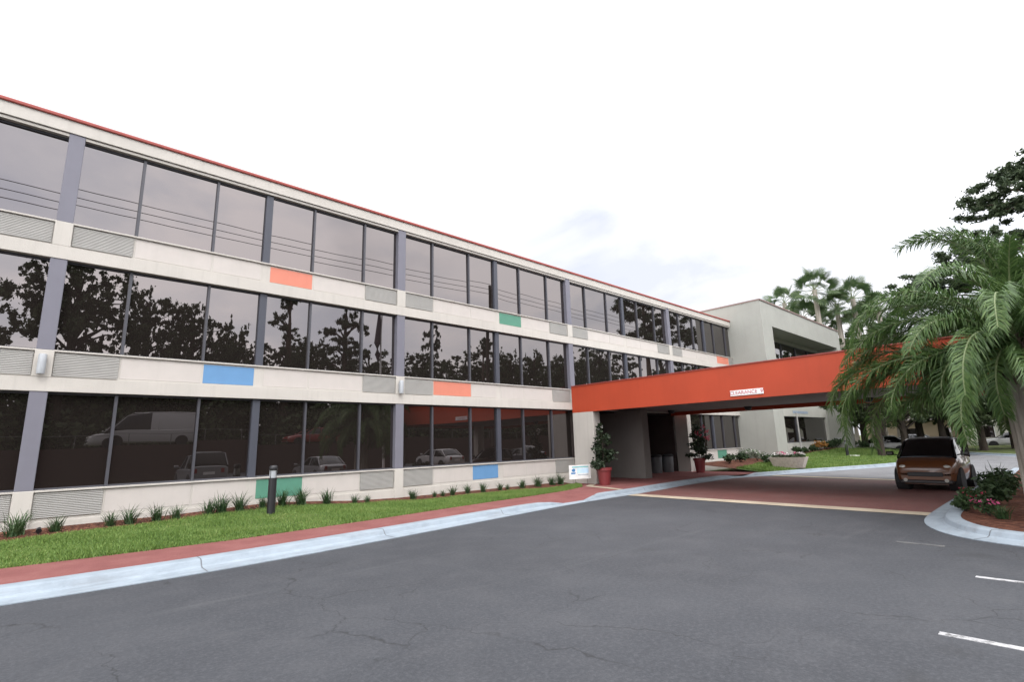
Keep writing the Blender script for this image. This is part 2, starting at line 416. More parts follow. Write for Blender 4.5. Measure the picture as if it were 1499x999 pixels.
KP = [(-30, 9.2), (-8, 9.0), (0, 8.92), (1.2, 8.83), (2.15, 8.80), (4.2, 8.97), (7.6, 9.38), (10.2, 9.68), (11.1, 9.80), (11.5, 9.84), (12.1, 9.86), (12.6, 9.86),
      (13.6, 9.84), (15.1, 9.86), (18.1, 10.12), (21.5, 10.12), (22.7, 9.98), (23.3, 9.60), (26.3, 8.62), (29.5, 7.53), (32.5, 6.5), (36, 5.9), (40, 5.75), (44, 5.8), (52, 6.0)]
def arc(pts, step=.5):
    out = []
    for a, b in zip(pts, pts[1:]):
        n = max(1, int(math.dist(a, b)/step))
        for k in range(n): out.append((a[0]+(b[0]-a[0])*k/n, a[1]+(b[1]-a[1])*k/n))
    out.append(pts[-1]); return out
def smooth(pts, it=6):
    p = [list(q) for q in pts]
    for _ in range(it):
        q = [list(a) for a in p]
        for i in range(1, len(p)-1):
            for c in (0, 1): q[i][c] = .25*p[i-1][c]+.5*p[i][c]+.25*p[i+1][c]
        p = q
    return [tuple(a) for a in p]
KS = smooth(arc(KP, .35), 8)
def kerb_h(x):
    return interp(x, [(10.5, 1), (11.2, .2), (12.2, .2), (12.9, 1), (21.8, 1), (22.5, .3), (23.0, .3), (23.6, 1)])
def kerb_w(x):
    return interp(x, [(-5, .66), (4, .66), (9.8, .52), (11.1, .22), (12.2, .24), (13.2, .5), (20, .5), (22.7, .3), (23.4, .45), (26, .55), (60, .55)])
def sweep_kerb(path, prof, hfun, wfun, side=1):
    secs = []
    for i, p in enumerate(path):
        a = path[max(0, i-1)]; b = path[min(len(path)-1, i+1)]
        t = Vector((b[0]-a[0], b[1]-a[1])).normalized(); n = Vector((-t.y, t.x))*side
        h = hfun(p[0]); w = wfun(p[0])
        secs.append([(p[0]+n.x*o*w, p[1]+n.y*o*w, z*(h if z > .03 else 1)) for o, z in prof])
    return secs
PROF = [(0, .0), (0, .012), (.46, .022), (.53, .045), (.60, .115), (.66, .132), (.97, .135), (1.0, .12), (1.0, -.01)]
secs = sweep_kerb(KS, PROF, kerb_h, kerb_w)
kb = MB(); kb.loft(secs, close=False); structure('kerb', kb, M['kerb'], smooth=False)
def kerb_joints(sections, every, lo=0):
    jb = MB(); acc = 0
    for i in range(1, len(sections)-1):
        a, b = Vector(sections[i-1][0]), Vector(sections[i][0]); acc += (b-a).length
        if acc < every: continue
        acc = 0; t = (b-a).normalized()*.009
        top = [Vector(p)+Vector((0, 0, .0025)) for p in sections[i][1:8]]
        for p, q in zip(top, top[1:]): jb.quad(p-t, p+t, q+t, q-t)
    return jb
structure('kerb_joint', kerb_joints(secs, 3.05), M['joint_dark'])
def kback(x):   # y of the kerb's back edge
    xs = [s[6][0] for s in secs]; ys = [s[6][1] for s in secs]
    return float(np.interp(x, xs, ys))
def kbz(x): return .13*kerb_h(x)

LE = [(-30, 11.1), (-2, 11.0), (0, 10.95), (.7, 10.88), (1.6, 10.8), (3, 10.72), (5.7, 10.92), (8, 11.2), (11.2, 11.52), (13.2, 11.75), (14.6, 12.2), (15.6, 13.2)]
def ledge(x): return interp(x, LE)
MLE = [(-30, 12.6), (0, 12.75), (2, 12.9), (4.5, 13.05), (6, 13.0), (8, 12.8), (11, 12.75), (14, 12.45), (15.2, 12.9), (15.6, 13.25)]
def mledge(x): return interp(x, MLE)
ZW = [(-10, .33), (0, .37), (2.5, .38), (4.5, .45), (5.7, .37), (6.6, .29), (8, .245), (14, .2), (15.8, .16)]
def lz(x, y):
    e = ledge(x); t = min(1, max(0, (y-e)/(13.55-e))) if e < 13.5 else 1
    return .14 + (interp(x, ZW)-.14)*(t**.8)
w = MB()
xs = list(np.arange(-30, 15.3, .4))
for a, b in zip(xs, xs[1:]):
    w.quad((a, kback(a)-.02, kbz(a)-.004), (b, kback(b)-.02, kbz(b)-.004), (b, ledge(b)+.05, .132), (a, ledge(a)+.05, .132))
# under the canopy the walk runs back to the lobby doors
w.poly([(15.2, kback(15.2)-.02, .128), (18, kback(18)-.02, .128), (21.4, kback(21.4)-.02, .128), (22.6, kback(22.6)-.02, .10), (23.3, kback(23.3)-.02, .10), (24.0, kback(24.0)-.02, .12), (24.7, kback(24.7)-.02, .124), (24.9, 11.0, .128), (24.6, 12.4, .128), (24.0, 13.7, .128), (24.0, 16.2, .128), (16.0, 16.2, .128), (16.0, 13.6, .128), (15.2, 13.4, .128)])
structure('sidewalk', w, M['red_walk'])
s = MB(); s.poly([(15.75, 12.45, .136), (15.05, 12.05, .136), (14.75, 11.0, .136), (14.5, 10.35, .136), (14.25, 10.35, .136), (14.5, 11.1, .136), (14.8, 12.2, .136), (15.6, 12.62, .136)]); structure('sidewalk_border_strip', s, M['beige_strip'])
lw = MB(); mu = MB()
for a, b in zip(xs, xs[1:]):
    for k in range(4):
        f0, f1 = k/4, (k+1)/4
        ya0, ya1 = [ledge(a)+(mledge(a)-ledge(a))*f for f in (f0, f1)]; yb0, yb1 = [ledge(b)+(mledge(b)-ledge(b))*f for f in (f0, f1)]
        lw.quad((a, ya0, lz(a, ya0)), (b, yb0, lz(b, yb0)), (b, yb1, lz(b, yb1)), (a, ya1, lz(a, ya1)))
    lw.quad((a, ledge(a), .12), (b, ledge(b), .12), (b, ledge(b), lz(b, ledge(b))), (a, ledge(a), lz(a, ledge(a))))
    mu.quad((a, mledge(a), lz(a, mledge(a))), (b, mledge(b), lz(b, mledge(b))), (b, 13.65, lz(b, 13.55)+.03), (a, 13.65, lz(a, 13.55)+.03))
structure('lawn', lw, M['soil_grass']); structure('mulch_bed', mu, M['mulch'])

# lawn and bed in front of the corner wing
def l2front(x):
    return float(np.interp(x, [s_[6][0] for s_ in secs], [s_[6][1] for s_ in secs]))
def l2z(x, y):
    f = l2front(x); t = min(1, max(0, (y-f)/(12.8-f)))
    return .13 + (.34 + max(0, min(.25, (x-33)*.02)))*t**.9
l2 = MB(); m2 = MB()
x2 = list(np.arange(24.2, 60, .8))
def l2back(x): return interp(x, [(24, 13.2), (31, 13.2), (31.4, 13.0), (46, 13.0), (46.8, 20), (60, 24)])
def l2mid(x): return interp(x, [(24, 10.9), (26, 11.0), (28, 11.3), (30.6, 10.9), (32, 10.9), (34, 12.0), (46, 12.2), (46.8, 20), (60, 24)])
for a, b in zip(x2, x2[1:]):
    for k in range(3):
        q = []
        for (x, f) in ((a, k/3), (b, k/3), (b, (k+1)/3), (a, (k+1)/3)):
            y = l2front(x)+(l2mid(x)-l2front(x))*f; q.append((x, y, l2z(x, y)))
        l2.quad(*q)
    q = []
    for (x, y) in ((a, l2mid(a)), (b, l2mid(b)), (b, l2back(b)), (a, l2back(a))): q.append((x, y, l2z(x, y)))
    m2.quad(*q)
structure('lawn', l2, M['soil_grass']); structure('mulch_bed', m2, M['mulch'])

# grass blades
def grass_blades(name, fx, n, hmin, hmax, wmin=.010, wmax=.018):
    arr = np.empty((n, 3, 3)); k = 0
    while k < n:
        p = fx()
        if p is None: continue
        x, y, z = p
        pt = .75+.35*math.sin(x*2.1+1.3*math.sin(y*3.3))*math.sin(y*4.1+x*.7)
        a = rnd.uniform(0, math.pi); h = rnd.uniform(hmin, hmax)*pt*1.15; wd = rnd.uniform(wmin, wmax)
        lx, ly = rnd.gauss(0, .45)*h, rnd.gauss(0, .45)*h
        arr[k, 0] = (x-math.cos(a)*wd, y-math.sin(a)*wd, z-.01); arr[k, 1] = (x+math.cos(a)*wd, y+math.sin(a)*wd, z-.01); arr[k, 2] = (x+lx, y+ly, z+h)
        k += 1
    o = link(name, qmesh(name, arr, M['grass'])); o['kind'] = 'stuff'
    return o
def gl1():
    x = -3 + 18.4*rnd.random()**1.25
    e, mm = ledge(x)-.04, mledge(x)+.08
    if mm <= e: return None
    y = e+(mm-e)*rnd.random()
    return x, y, lz(x, y)
o = grass_blades('grass', gl1, 110000, .025, .07, .006, .012); tag(o, 'short green lawn grass between the red walk and the hotel wall', 'grass')
def gl2():
    x = rnd.uniform(24.4, 46.5); f, mm = l2front(x), l2mid(x)+.1
    y = rnd.uniform(f, mm)
    if y < 1 or abs(x-27.1) < .4 and abs(y-9.45) < .9: return None
    return x, y, l2z(x, y)
o = grass_blades('grass', gl2, 26000, .04, .10, .015, .03); tag(o, 'sunlit lawn grass around the far bollard by the grey wing', 'grass')

# island by the canopy: kerb ring + mulch
IS = [(30, 2.3), (28.5, 2.28), (24.3, 2.26), (19, 2.34), (16.5, 2.36), (14.2, 2.34), (13.0, 2.30), (12.35, 2.18), (11.75, 1.93), (11.25, 1.62), (10.95, 1.22), (10.8, .75), (10.72, .1), (10.7, -1), (10.7, -8)]
ISs = smooth(arc(IS, .25), 5)
isec = sweep_kerb(ISs, PROF, lambda x: 1., lambda x: .56, side=-1 if False else 1)
# path runs from far to near then away: the island lies to its left
kb = MB(); kb.loft(isec, close=False); structure('kerb', kb, M['kerb']); structure('kerb_joint', kerb_joints(isec, 3.05), M['joint_dark'])
inn = [(s_[6][0], s_[6][1]) for s_ in isec]
im = MB()
far = [(30, -8)]
cx, cy = 22., -3.
for a, b in zip(inn, inn[1:]):
    im.poly([(a[0], a[1], .115), (b[0], b[1], .115), (cx, cy, .26)])
im.poly([(inn[-1][0], inn[-1][1], .115), (34, -8, .115), (cx, cy, .26)])
im.poly([(34, -8, .115), (inn[0][0], inn[0][1], .115), (cx, cy, .26)])
structure('mulch_bed', im, M['mulch'])
# parking stall lines
for X in (3.42, 5.92, 8.40):
    p = MB(); p.box(X-.042, X+.042, -4.4, 1.07, 0, .004); o = structure('road_marking', p, M['line_paint'])
p = MB(); p.box(10.22, 10.34, 1.6, 2.2, 0, .004); structure('road_marking', p, M['old_paint'])

# ------------------------------------------------------------------ the three-storey block
ZR, ZF = 8.859, 8.433
FL = [(1.084, 2.976), (3.796, 5.702), (6.504, 8.433)]      # window sill / head of each storey
GY = 13.70                                                  # glass plane
XL, XR = .03-2*BAY-.2, 31.35
hotel = thing('hotel_building', 'long three-storey cream hotel block with bronze ribbon windows and red roof edge', 'building', (0, D, 0))
def hb(mb, name, mats, parent=None, **k):
    o = mb.build(name, mats, parent or hotel, **k)
    if parent is None: o.matrix_parent_inverse = Matrix.Translation((0, -D, 0))
    return o
wl = MB()
wl.box(XL, 15.95, 13.74, 26, 0, 8.6, 1); wl.box(15.95, 24.0, 13.74, 26, 2.9, 8.6, 1); wl.box(24.0, XR, 13.74, 26, 0, 8.6, 1); wl.box(15.95, 24, 16.6, 26, 0, 2.9, 1)
for i, (z0, z1) in enumerate([(-.1, 1.05), (2.976, 3.77), (5.702, 6.475)]):
    for xa, xb in ([(XL, 15.95), (24.0, XR)] if i == 0 else [(XL, XR)]):
        wl.box(xa, xb, 13.60, 13.74, z0, z1)                     # spandrel
        wl.box(xa, xb, 13.55, 13.735, z1+.002, z1+.034)          # sill cap
    if i: wl.box(XL, XR, 13.53, 13.60, z0-.002, z0+.275)         # slab lip
    else:
        for xa, xb in ((XL, 15.9), (24.0, XR)): wl.box(xa, xb, 13.56, 13.60, z0, .50)
    xz = z0+.275 if i else .50
wl.box(XL, XR, 13.52, 13.74, ZF+.075, ZR-.074)                    # parapet fascia
wl.box(XL, XR, 13.56, 13.74, ZF, ZF+.06)                         # head trim
wl.box(XL, XR, 13.74, 26, 8.6, 8.7)
hb(wl, 'wall', [M['stucco'], M['dark_inside']])
cp = MB(); cp.box(XL, XR+.0, 13.475, 13.95, ZR-.075, ZR, 0, .015); hb(cp, 'roof_coping', M['coping'])
OFF = [0.125, 1.20, 1.255, 2.735, 2.785, 3.885]                  # pane edges in the left room of a bay; mirrored in the right one
colors = {(0, 2, 3): 'coral', (0, 1, 2): 'blue', (1, 1, 1): 'coral', (0, 0, 3): 'teal', (1, 2, 3): 'teal', (1, 0, 2): 'blue', (3, 2, 4): 'coral', (3, 0, 3): 'teal'}
# slots in a bay: 0 grille, 1, 2 | wide mullion | 3, 4, 5 grille
def slots(x0):
    e = [.14, 1.21, 2.76, 3.90]
    L = [(x0+e[i], x0+e[i+1]) for i in range(3)]
    Rr = [(x0+BAY-e[i+1], x0+BAY-e[i]) for i in (2, 1, 0)]
    return L+Rr
for k in range(-2, 4):
    x0 = .03+k*BAY
    for s_, (z0, z1) in enumerate(FL):
        if s_ == 0 and k == 2: continue
        xend = XR-.02
        for room in (0, 1):
            ed = [x0+o_ for o_ in OFF] if room == 0 else [x0+BAY-o_ for o_ in reversed(OFF)]
            if ed[0] > xend: continue
            gm = MB()
            for a, b in ((0, 1), (2, 3), (4, 5)):
                xa, xb = ed[a]-.03, min(ed[b]+.03, xend)
                if xb <= xa: continue
                t = [rnd.uniform(-.005, .005) for _ in range(3)]
                ya = GY+t[0]*1; yb = GY+t[1]; dt = t[2]
                gm.quad((xa, ya-dt, z0-.02), (xb, yb-dt, z0-.02), (xb, yb+dt, z1+.02), (xa, ya+dt, z1+.02))
            wn = hb(gm, 'window', M['glass'])
            fr = MB()
            for a, b in ((1, 2), (3, 4)):
                if ed[b] < xend: fr.box(ed[a], ed[b], 13.635, 13.715, z0, z1)
            fr.box(ed[0]-.02, min(ed[5]+.02, xend), 13.665, 13.712, z1-.045, z1+.001)
            fr.box(ed[0]-.02, min(ed[5]+.02, xend), 13.665, 13.712, z0-.001, z0+.035)
            f_ = fr.build('frame', M['dark_frame'], wn)
        xm = x0+BAY/2
        if xm < xend:
            mm = MB(); mm.box(xm-.085, xm+.085, 13.615, 13.73, z0, z1); hb(mm, 'mullion', M['slate'])
    for s_ in range(3):
        zt = (1.035, 3.745, 6.45)[s_]; zb = (.57, 3.285, 6.015)[s_]
        if s_ == 0 and k == 2: continue
        for q, (xa, xb) in enumerate(slots(x0)):
            if xa > XR-.3: continue
            xb = min(xb, XR-.05)
            pm = MB()
            if q in (0, 5):
                pm.box(xa+.02, xb-.02, 13.575, 13.61, zb, zt)
                hb(pm, 'air_conditioner_grille', M['grille'])
            else:
                key = colors.get((k, s_, q))
                pm.box(xa+.02, xb-.02, 13.592 if key else 13.594, 13.61, zb+.01, zt-.01, 0, .004)
                o = hb(pm, 'facade_panel', M[key] if key else M['panel'])
                if key: o['label'] = {'coral': 'coral', 'blue': 'sky blue', 'teal': 'teal green'}[key]+' painted facade panel'
# piers on every bay line: lavender shafts at the windows, cream at the spandrels
for k in range(-2, 4):
    xc = .03+k*BAY
    for s_, (z0, z1) in enumerate(FL):
        if s_ == 0 and k in (2, 3) : continue
        cm = MB(); cm.box(xc-.135, xc+.135, 13.545, 13.72, z0, z1+(.07 if s_ == 2 else -.003), 0, .008); hb(cm, 'column', M['lavender'])
    for (za, zb) in ((-.1, 1.084-.003), (3.255, 3.793), (5.98, 6.501)):
        if za < 0 and k in (2, 3): continue
        cm = MB(); cm.box(xc-.145, xc+.145, 13.535, 13.605, za, zb, 0, .008); hb(cm, 'pilaster', M['stucco'])
# lobby under the canopy
lb = MB()
lb.box(15.97, 24.0, 16.55, 16.6, .1, 2.9); lb.box(15.95, 16.25, 13.74, 16.5, .1, 2.9); lb.box(23.9, 24.0, 13.74, 16.5, .1, 2.9)
hb(lb, 'lobby_wall', M['lobby_wall'])
for xa in (19.9, 21.0):
    dm = MB(); dm.box(xa, xa+1.02, 16.40, 16.44, .14, 2.45); dd = hb(dm, 'entrance_door', M['glass'])
    fm = MB()
    for xx in (xa, xa+.95): fm.box(xx, xx+.07, 16.37, 16.47, .13, 2.5)
    for zz in (.13, 2.43): fm.box(xa+.07, xa+.95, 16.372, 16.468, zz, zz+.07)
    fm.build('frame', M['dark_frame'], dd)
    hm = MB(); hm.tube([(xa+.85, 16.34, .9), (xa+.85, 16.34, 1.4)], .015); hm.build('handle', M['steel'], dd)
fw = MB(); fw.box(18.95, 19.42, 12.35, 16.5, .1, 2.98, 0, .01); hb(fw, 'fin_wall', M['shaded_stucco'])
cpst = MB(); cpst.box(23.75, 24.12, 12.9, 13.58, .1, 2.97, 0, .01); hb(cpst, 'pier', M['stucco'])

# wall lamps on two bay lines
for (x, z, lab) in ((.03, 3.50, 'white cylinder wall lamp on the first full bay line, left part of the facade'), (.03+BAY, 3.47, 'white cylinder wall lamp on the second bay line, beside the coral panel')):
    t = thing('wall_lamp', lab, 'wall lamp', (x-.02, 13.53, z), 0, 'cylinder lamps on the facade piers')
    b = MB(); b.box(-.05, .05, -.02, .0, -.12, .12); b.build('bracket', M['steel'], t)
    b = MB(); b.lathe([(.01, -.2), (.062, -.2), (.066, -.18), (.066, .17), (.06, .19), (.01, .19)], 0, -.085, 16); b.build('lamp_shade', M['white_lamp'], t, True)

# ------------------------------------------------------------------ corner wing
wing = thing('hotel_wing', 'grey-green stucco corner wing taller than the main block with framed recessed windows', 'building', (31.35, 11.6, 0))
def wb(mb, name, mats, parent=None, **k):
    o = mb.build(name, mats, parent or wing, **k)
    if parent is None: o.matrix_parent_inverse = Matrix.Translation((-31.35, -11.6, 0))
    return o
WX0, WX1 = 31.36, 46.8
m = MB()
m.box(WX0, 32.9, 11.6, 13.4, 0, 8.36); m.box(WX0, WX1, 11.6, 13.4, 8.362, 9.80); m.box(WX0, WX1, 13.4, 24, 0, 9.80)
m.box(45.85, WX1, 11.58, 13.4, 0, 8.36)
wb(m, 'wall', M['wing'])
m = MB()
for z0, z1 in ((-.1, 1.22), (3.0, 3.85), (5.7, 6.5), (8.12, 8.36)): m.box(32.9, 45.85, 13.0, 13.4, z0, z1)
for xa, xb in ((32.9, 36.7), (45.5, 45.85)):
    m.box(xa, xb, 13.002, 13.4, 1.22, 3.0)
for xa, xb in ((32.9, 33.1), (45.6, 45.85)):
    m.box(xa, xb, 13.002, 13.4, 3.85, 5.7); m.box(xa, xb, 13.002, 13.4, 6.5, 8.12)
wb(m, 'recessed_wall', M['wing_light'])
m = MB(); m.box(WX0-.03, WX1+.03, 11.55, 11.8, 9.8, 9.88); m.box(WX0-.03, WX0+.2, 11.8, 24, 9.8, 9.88); m.box(WX1-.2, WX1+.03, 11.8, 24, 9.8, 9.88); wb(m, 'roof_coping', M['brown_coping'])
for (xa, xb, z0, z1, muls) in ((36.7, 45.5, 1.22, 3.0, (39.2,)), (33.1, 45.6, 3.85, 5.7, (36.5, 39.2, 42.4)), (33.1, 45.6, 6.5, 8.12, (35.4, 38.2, 41.0, 43.6))):
    gm = MB(); gm.quad((xa, 13.12, z0), (xb, 13.12, z0), (xb, 13.121, z1), (xa, 13.121, z1)); wn = wb(gm, 'window', M['glass'])
    fr = MB()
    for x in muls: fr.box(x-.05, x+.05, 13.06, 13.14, z0, z1)
    fr.box(xa, xb, 13.065, 13.135, z1-.05, z1-.001); fr.box(xa, xb, 13.065, 13.135, z0+.001, z0+.05)
    fr.build('frame', M['dark_frame'], wn)
m = MB(); m.box(45.82, 45.85, 12.2, 12.75, .95, 1.45); wb(m, 'utility_box', M['steel'])
m = MB(); m.box(38.6, 41.6, 12.985, 13.0, 3.22, 3.40); wb(m, 'wall_plaque', M['sign_grey'])
# slim post standing before the wing window
t = thing('support_post', 'slim pale post in front of the grey wing ground-floor window', 'post', (37.9, 12.55, .35))
m = MB(); m.tube([(0, 0, 0), (0, 0, 2.85)], [.055, .05], 12); m.build('pole', M['pale_post'], t, True)
m = MB(); m.lathe([(.16, 0), (.16, .05), (.08, .09)], 0, 0, 14); m.build('base_plate', M['steel'], t, True)

# ------------------------------------------------------------------ entrance canopy
can = thing('entrance_canopy', 'orange-red drive-through canopy over the brick driveway at the hotel entrance', 'canopy', (15.85, 13.5, 0))
def cb(mb, name, mats, **k):
    o = mb.build(name, mats, can, **k); o.matrix_parent_inverse = Matrix.Translation((-15.85, -13.5, 0)); return o
CX0, CX1, CY0, CY1, CZ0, CZ1 = 15.85, 23.5, -.95, 13.51, 2.845, 3.885
m = MB()
m.box(CX0, CX0+.14, CY0, CY1, CZ0, CZ1); m.box(CX1-.14, CX1, CY0, CY1, CZ0, CZ1); m.box(CX0+.14, CX1-.14, CY0, CY0+.14, CZ0, CZ1)
cb(m, 'fascia', M['fascia'])
m = MB(); m.box(CX0-.025, CX0+.2, CY0-.025, CY1, CZ1+.002, CZ1+.035); m.box(CX1-.2, CX1+.025, CY0-.025, CY1, CZ1+.002, CZ1+.035); m.box(CX0+.2, CX1-.2, CY0-.025, CY0+.2, CZ1+.002, CZ1+.035); cb(m, 'edge_trim', M['coping'])
m = MB(); m.box(CX0+.14, CX1-.14, CY0+.14, CY1, 3.01, 3.12); cb(m, 'soffit', M['soffit'])
m = MB(); m.box(CX0+.14, CX1-.14, CY0+.14, CY1, 3.6, 3.7); cb(m, 'roof', M['steel'])
m = MB(); m.box(CX0+.004, CX0+.42, 12.5, 13.52, .0, CZ0-.002, 0, .01); cb(m, 'pier', M['stucco'])
for xa in (16.25, 22.3):
    m = MB(); m.box(xa, xa+.55, -.7, -.2, .05, 3.0, 0, .01); cb(m, 'pier', M['stucco'])
# clearance sign
t = thing('clearance_sign', 'small white clearance sign with red lettering on the orange-red canopy fascia', 'sign', (CX0-.012, 6.56, 3.035))
m = MB(); m.box(-.012, .006, -.50, .50, -.085, .085, 0, .004); m.build('board', M['white_paint'], t)
fc = bpy.data.curves.new('lettering', 'FONT'); fc.body = "CLEARANCE  9'"; fc.size = .15; fc.align_x = 'CENTER'; fc.align_y = 'CENTER'; fc.extrude = .001
fc.materials.append(M['letter_red'])
fo = bpy.data.objects.new('lettering', fc); COL.objects.link(fo); bpy.context.view_layer.update()
lm = bpy.data.meshes.new_from_object(fo.evaluated_get(bpy.context.evaluated_depsgraph_get())); bpy.data.objects.remove(fo)
fo = link('lettering', lm, t, (-.0145, 0, 0)); fo.rotation_euler = (R(90), 0, R(-90))
if not lm.materials: lm.materials.append(M['letter_red'])
# soffit lamps
for (x, y, lab) in ((22.9, 9.5, 'dark round soffit lamp nearest the red canopy far edge, centre'), (21.5, 12.4, 'dark round soffit lamp above the lobby doors'), (22.8, 5.0, 'dark round soffit lamp near the palm fronds')):
    t = thing('soffit_light', lab, 'ceiling light', (x, y, 3.01), 0, 'round lamps under the canopy')
    m = MB(); m.lathe([(.01, -.02), (.17, -.02), (.18, -.0)], 0, 0, 18); m.build('base_plate', M['black'], t, True)
    m = MB(); m.lathe([(.01, -.17), (.09, -.16), (.145, -.10), (.15, -.02)], 0, 0, 18); m.build('lamp_shade', M['black'], t, True)

# ------------------------------------------------------------------ plants
def strap_clump(n, h, spread):
    a = []
    for _ in range(n):
        az = rnd.uniform(0, 2*math.pi); L = h*rnd.uniform(.7, 1.25); e = R(rnd.uniform(52, 88)); dr = rnd.uniform(.5, 1.3)*spread
        p = np.array([rnd.gauss(0, .05), rnd.gauss(0, .05), 0.]); wd = rnd.uniform(.006, .012)
        side = np.array([-math.sin(az), math.cos(az), 0])
        prev = p; pw = wd
        for k in range(4):
            th = e-dr*((k+.5)/4)**1.5
            q = prev+np.array([math.cos(az)*math.cos(th), math.sin(az)*math.cos(th), math.sin(th)])*L/4
            nw = wd*(1-.9*((k+1)/4)**2)
            a.append([prev-side*pw, prev+side*pw, q+side*nw, q-side*nw]); prev, pw = q, nw
    return np.array(a)
LIR = [qmesh('strap_leaf_clump', strap_clump(95, .42, 1.0), M['liriope']) for _ in range(5)]
F0 = 749.6; CM = np.array([[0.7337668558361419, -0.6787923235778486, -0.028760784553417594], [-0.11319007607625764, -0.16387883230738715, 0.9799651702991379], [0.6699061187615722, 0.7158105264477134, 0.19708141026604617]])
def x_at(px, py, Y):
    d = CM.T@np.array([(px-749.5)/F0, -(py-499.5)/F0, 1]); return float(d[0]*Y/d[1])
SH = [(22, 785, 34, 'at the foot of the first cream pier on the left'), (80, 782, 24, 'below the leftmost louvred grille, thin and yellowish'), (161, 770, 22, 'just right of the leftmost louvred grille'),
      (190, 768, 27, 'bushy, second right of the leftmost louvred grille'), (229, 762, 25, 'left one of the close pair before the plain panels'), (258, 760, 21, 'right one of the close pair before the plain panels'),
      (307, 752, 22, 'left one of the joined pair left of the teal panel'), (324, 751, 28, 'right one of the joined pair left of the teal panel'), (352, 745, 27, 'tall, just left of the teal panel'),
      (384, 741, 18, 'low, half hidden left of the black bollard'), (413, 739, 26, 'under the teal panel right of the bollard'), (440, 738, 26, 'at the right edge of the teal panel'), (478, 741, 22, 'alone right of the teal panel'),
      (520, 738, 15, 'small, left of the second grille'), (538, 736, 12, 'tiny, under the left grille by the second pier'), (604, 732, 15, 'small, under the right grille by the second pier'), (636, 728, 10, 'tiny thin pale, left of the middle row'),
      (648, 726, 10, 'tiny thin pale, second of the sparse ones'), (662, 725, 15, 'left of the ground-floor blue panel'), (685, 723, 15, 'dense, at the left edge of the blue panel'), (707, 719, 15, 'under the blue panel'),
      (732, 717, 12, 'at the right edge of the blue panel'), (743, 716, 9, 'tiny, right of the blue panel'), (765, 713, 14, 'wide, before the last plain panel'), (787, 712, 16, 'dark dense, third from the white yard sign'),
      (808, 711, 14, 'second from the white yard sign'), (820, 710, 16, 'next to the white yard sign')]
for i, (px, py, hp, where) in enumerate(SH):
    Y = 13.12; X = x_at(px, py, Y)
    t = link('strap_leaf_plant', LIR[i % 5], None, (X, Y, lz(X, Y)-.01))
    dep = X*.67+Y*.716; h = hp*dep/F0
    s_ = max(.3, h/.40); t.scale = (s_*rnd.uniform(.85, 1.1), s_*.9, s_); t.rotation_euler = (0, 0, rnd.uniform(0, 6))
    tag(t, 'spiky strap-leaf clump '+where, 'plant', 'strap-leaf clumps along the hotel wall')

def leaf_cloud(clumps, n, size, flat=.75, elong=1.0, updown=0., shell=.35, stray=.18):
    """clumps: (x,y,z,rx,ry,rz); leaves are small separate quads filling the clumps' volume, denser towards the outside"""
    vol = np.array([c[3]*c[4] for c in clumps])**.9; vol = vol/vol.sum()
    idx = rng.choice(len(clumps), n, p=vol)
    C_ = np.array(clumps)[idx]
    d = rng.normal(size=(n, 3)); d /= np.linalg.norm(d, axis=1)[:, None]
    r = (shell+(1-shell)*rng.random(n))[:, None]*(1+stray*rng.normal(size=n))[:, None]
    P = C_[:, :3]+d*r*C_[:, 3:6]
    a = rng.normal(size=(n, 3)); a[:, 2] *= flat; a /= np.linalg.norm(a, axis=1)[:, None]
    b = rng.normal(size=(n, 3)); b[:, 2] += updown; b -= a*(a*b).sum(1)[:, None]; b /= np.linalg.norm(b, axis=1)[:, None]
    s_ = size*(.6+.8*rng.random(n))[:, None]
    a = a*s_*elong; b = b*s_*.55
    return np.stack([P-a, P-a*.1+b, P+a, P-a*.1-b], 1)
def shrub(name, label, cat, loc, size, mat, n=500, leaf=.05, group=None, flowers=None, hscale=1.):
    t = thing(name, label, cat, loc, rnd.uniform(0, 6), group)
    cl = [(rnd.gauss(0, .25)*size, rnd.gauss(0, .25)*size, size*hscale*rnd.uniform(.35, .75), size*.3, size*.3, size*.28*hscale) for _ in range(9)]
    link('foliage', qmesh('foliage', leaf_cloud(cl, n, leaf), M[mat]), t)
    m_ = MB()
    for c in cl[:5]: m_.tube([(0, 0, -.02), (c[0]*.5, c[1]*.5, c[2]*.5), (c[0], c[1], c[2])], [.012, .01, .005], 5)
    m_.build('stem', M['bark'], t)
    if flowers:
        link('flower', qmesh('flower', leaf_cloud([(c[0]*1.1, c[1]*1.1, c[2]+.12*size, size*.3, size*.3, size*.2) for c in cl], flowers[1], leaf*.8), M[flowers[0]]), t)['kind'] = 'stuff'
    return t
# bed beside the wing: flowering and variegated shrubs
for (px, py, sz, mat, fl, lab) in ((1068, 682, .55, 'shrub_leaf', None, 'low dark shrub below the far teal panel, left of the flower bed'), (1084, 680, .6, 'shrub_leaf', None, 'dark rounded shrub before the bed, left of the white flowers'),
        (1096, 676, .62, 'pale_leaf', ('white_petal', 90), 'pale variegated shrub with white flowers by the wing side wall'), (1110, 678, .66, 'pale_leaf', ('white_petal', 60), 'second white-flowered shrub at the wing corner, nearer the planter'),
        (1124, 680, .6, 'shrub_leaf', ('white_petal', 45), 'dark shrub with few white flowers just left of the concrete planter')):
    d_ = CM.T@np.array([(px-749.5)/F0, -(py-499.5)/F0, 1]); k_ = (.3-1.7)/d_[2]
    shrub('flowering_shrub', lab, 'shrub', (d_[0]*k_, d_[1]*k_, l2z(d_[0]*k_, d_[1]*k_)-.03), sz, mat, 420, .06, 'shrubs in the bed beside the wing', fl)
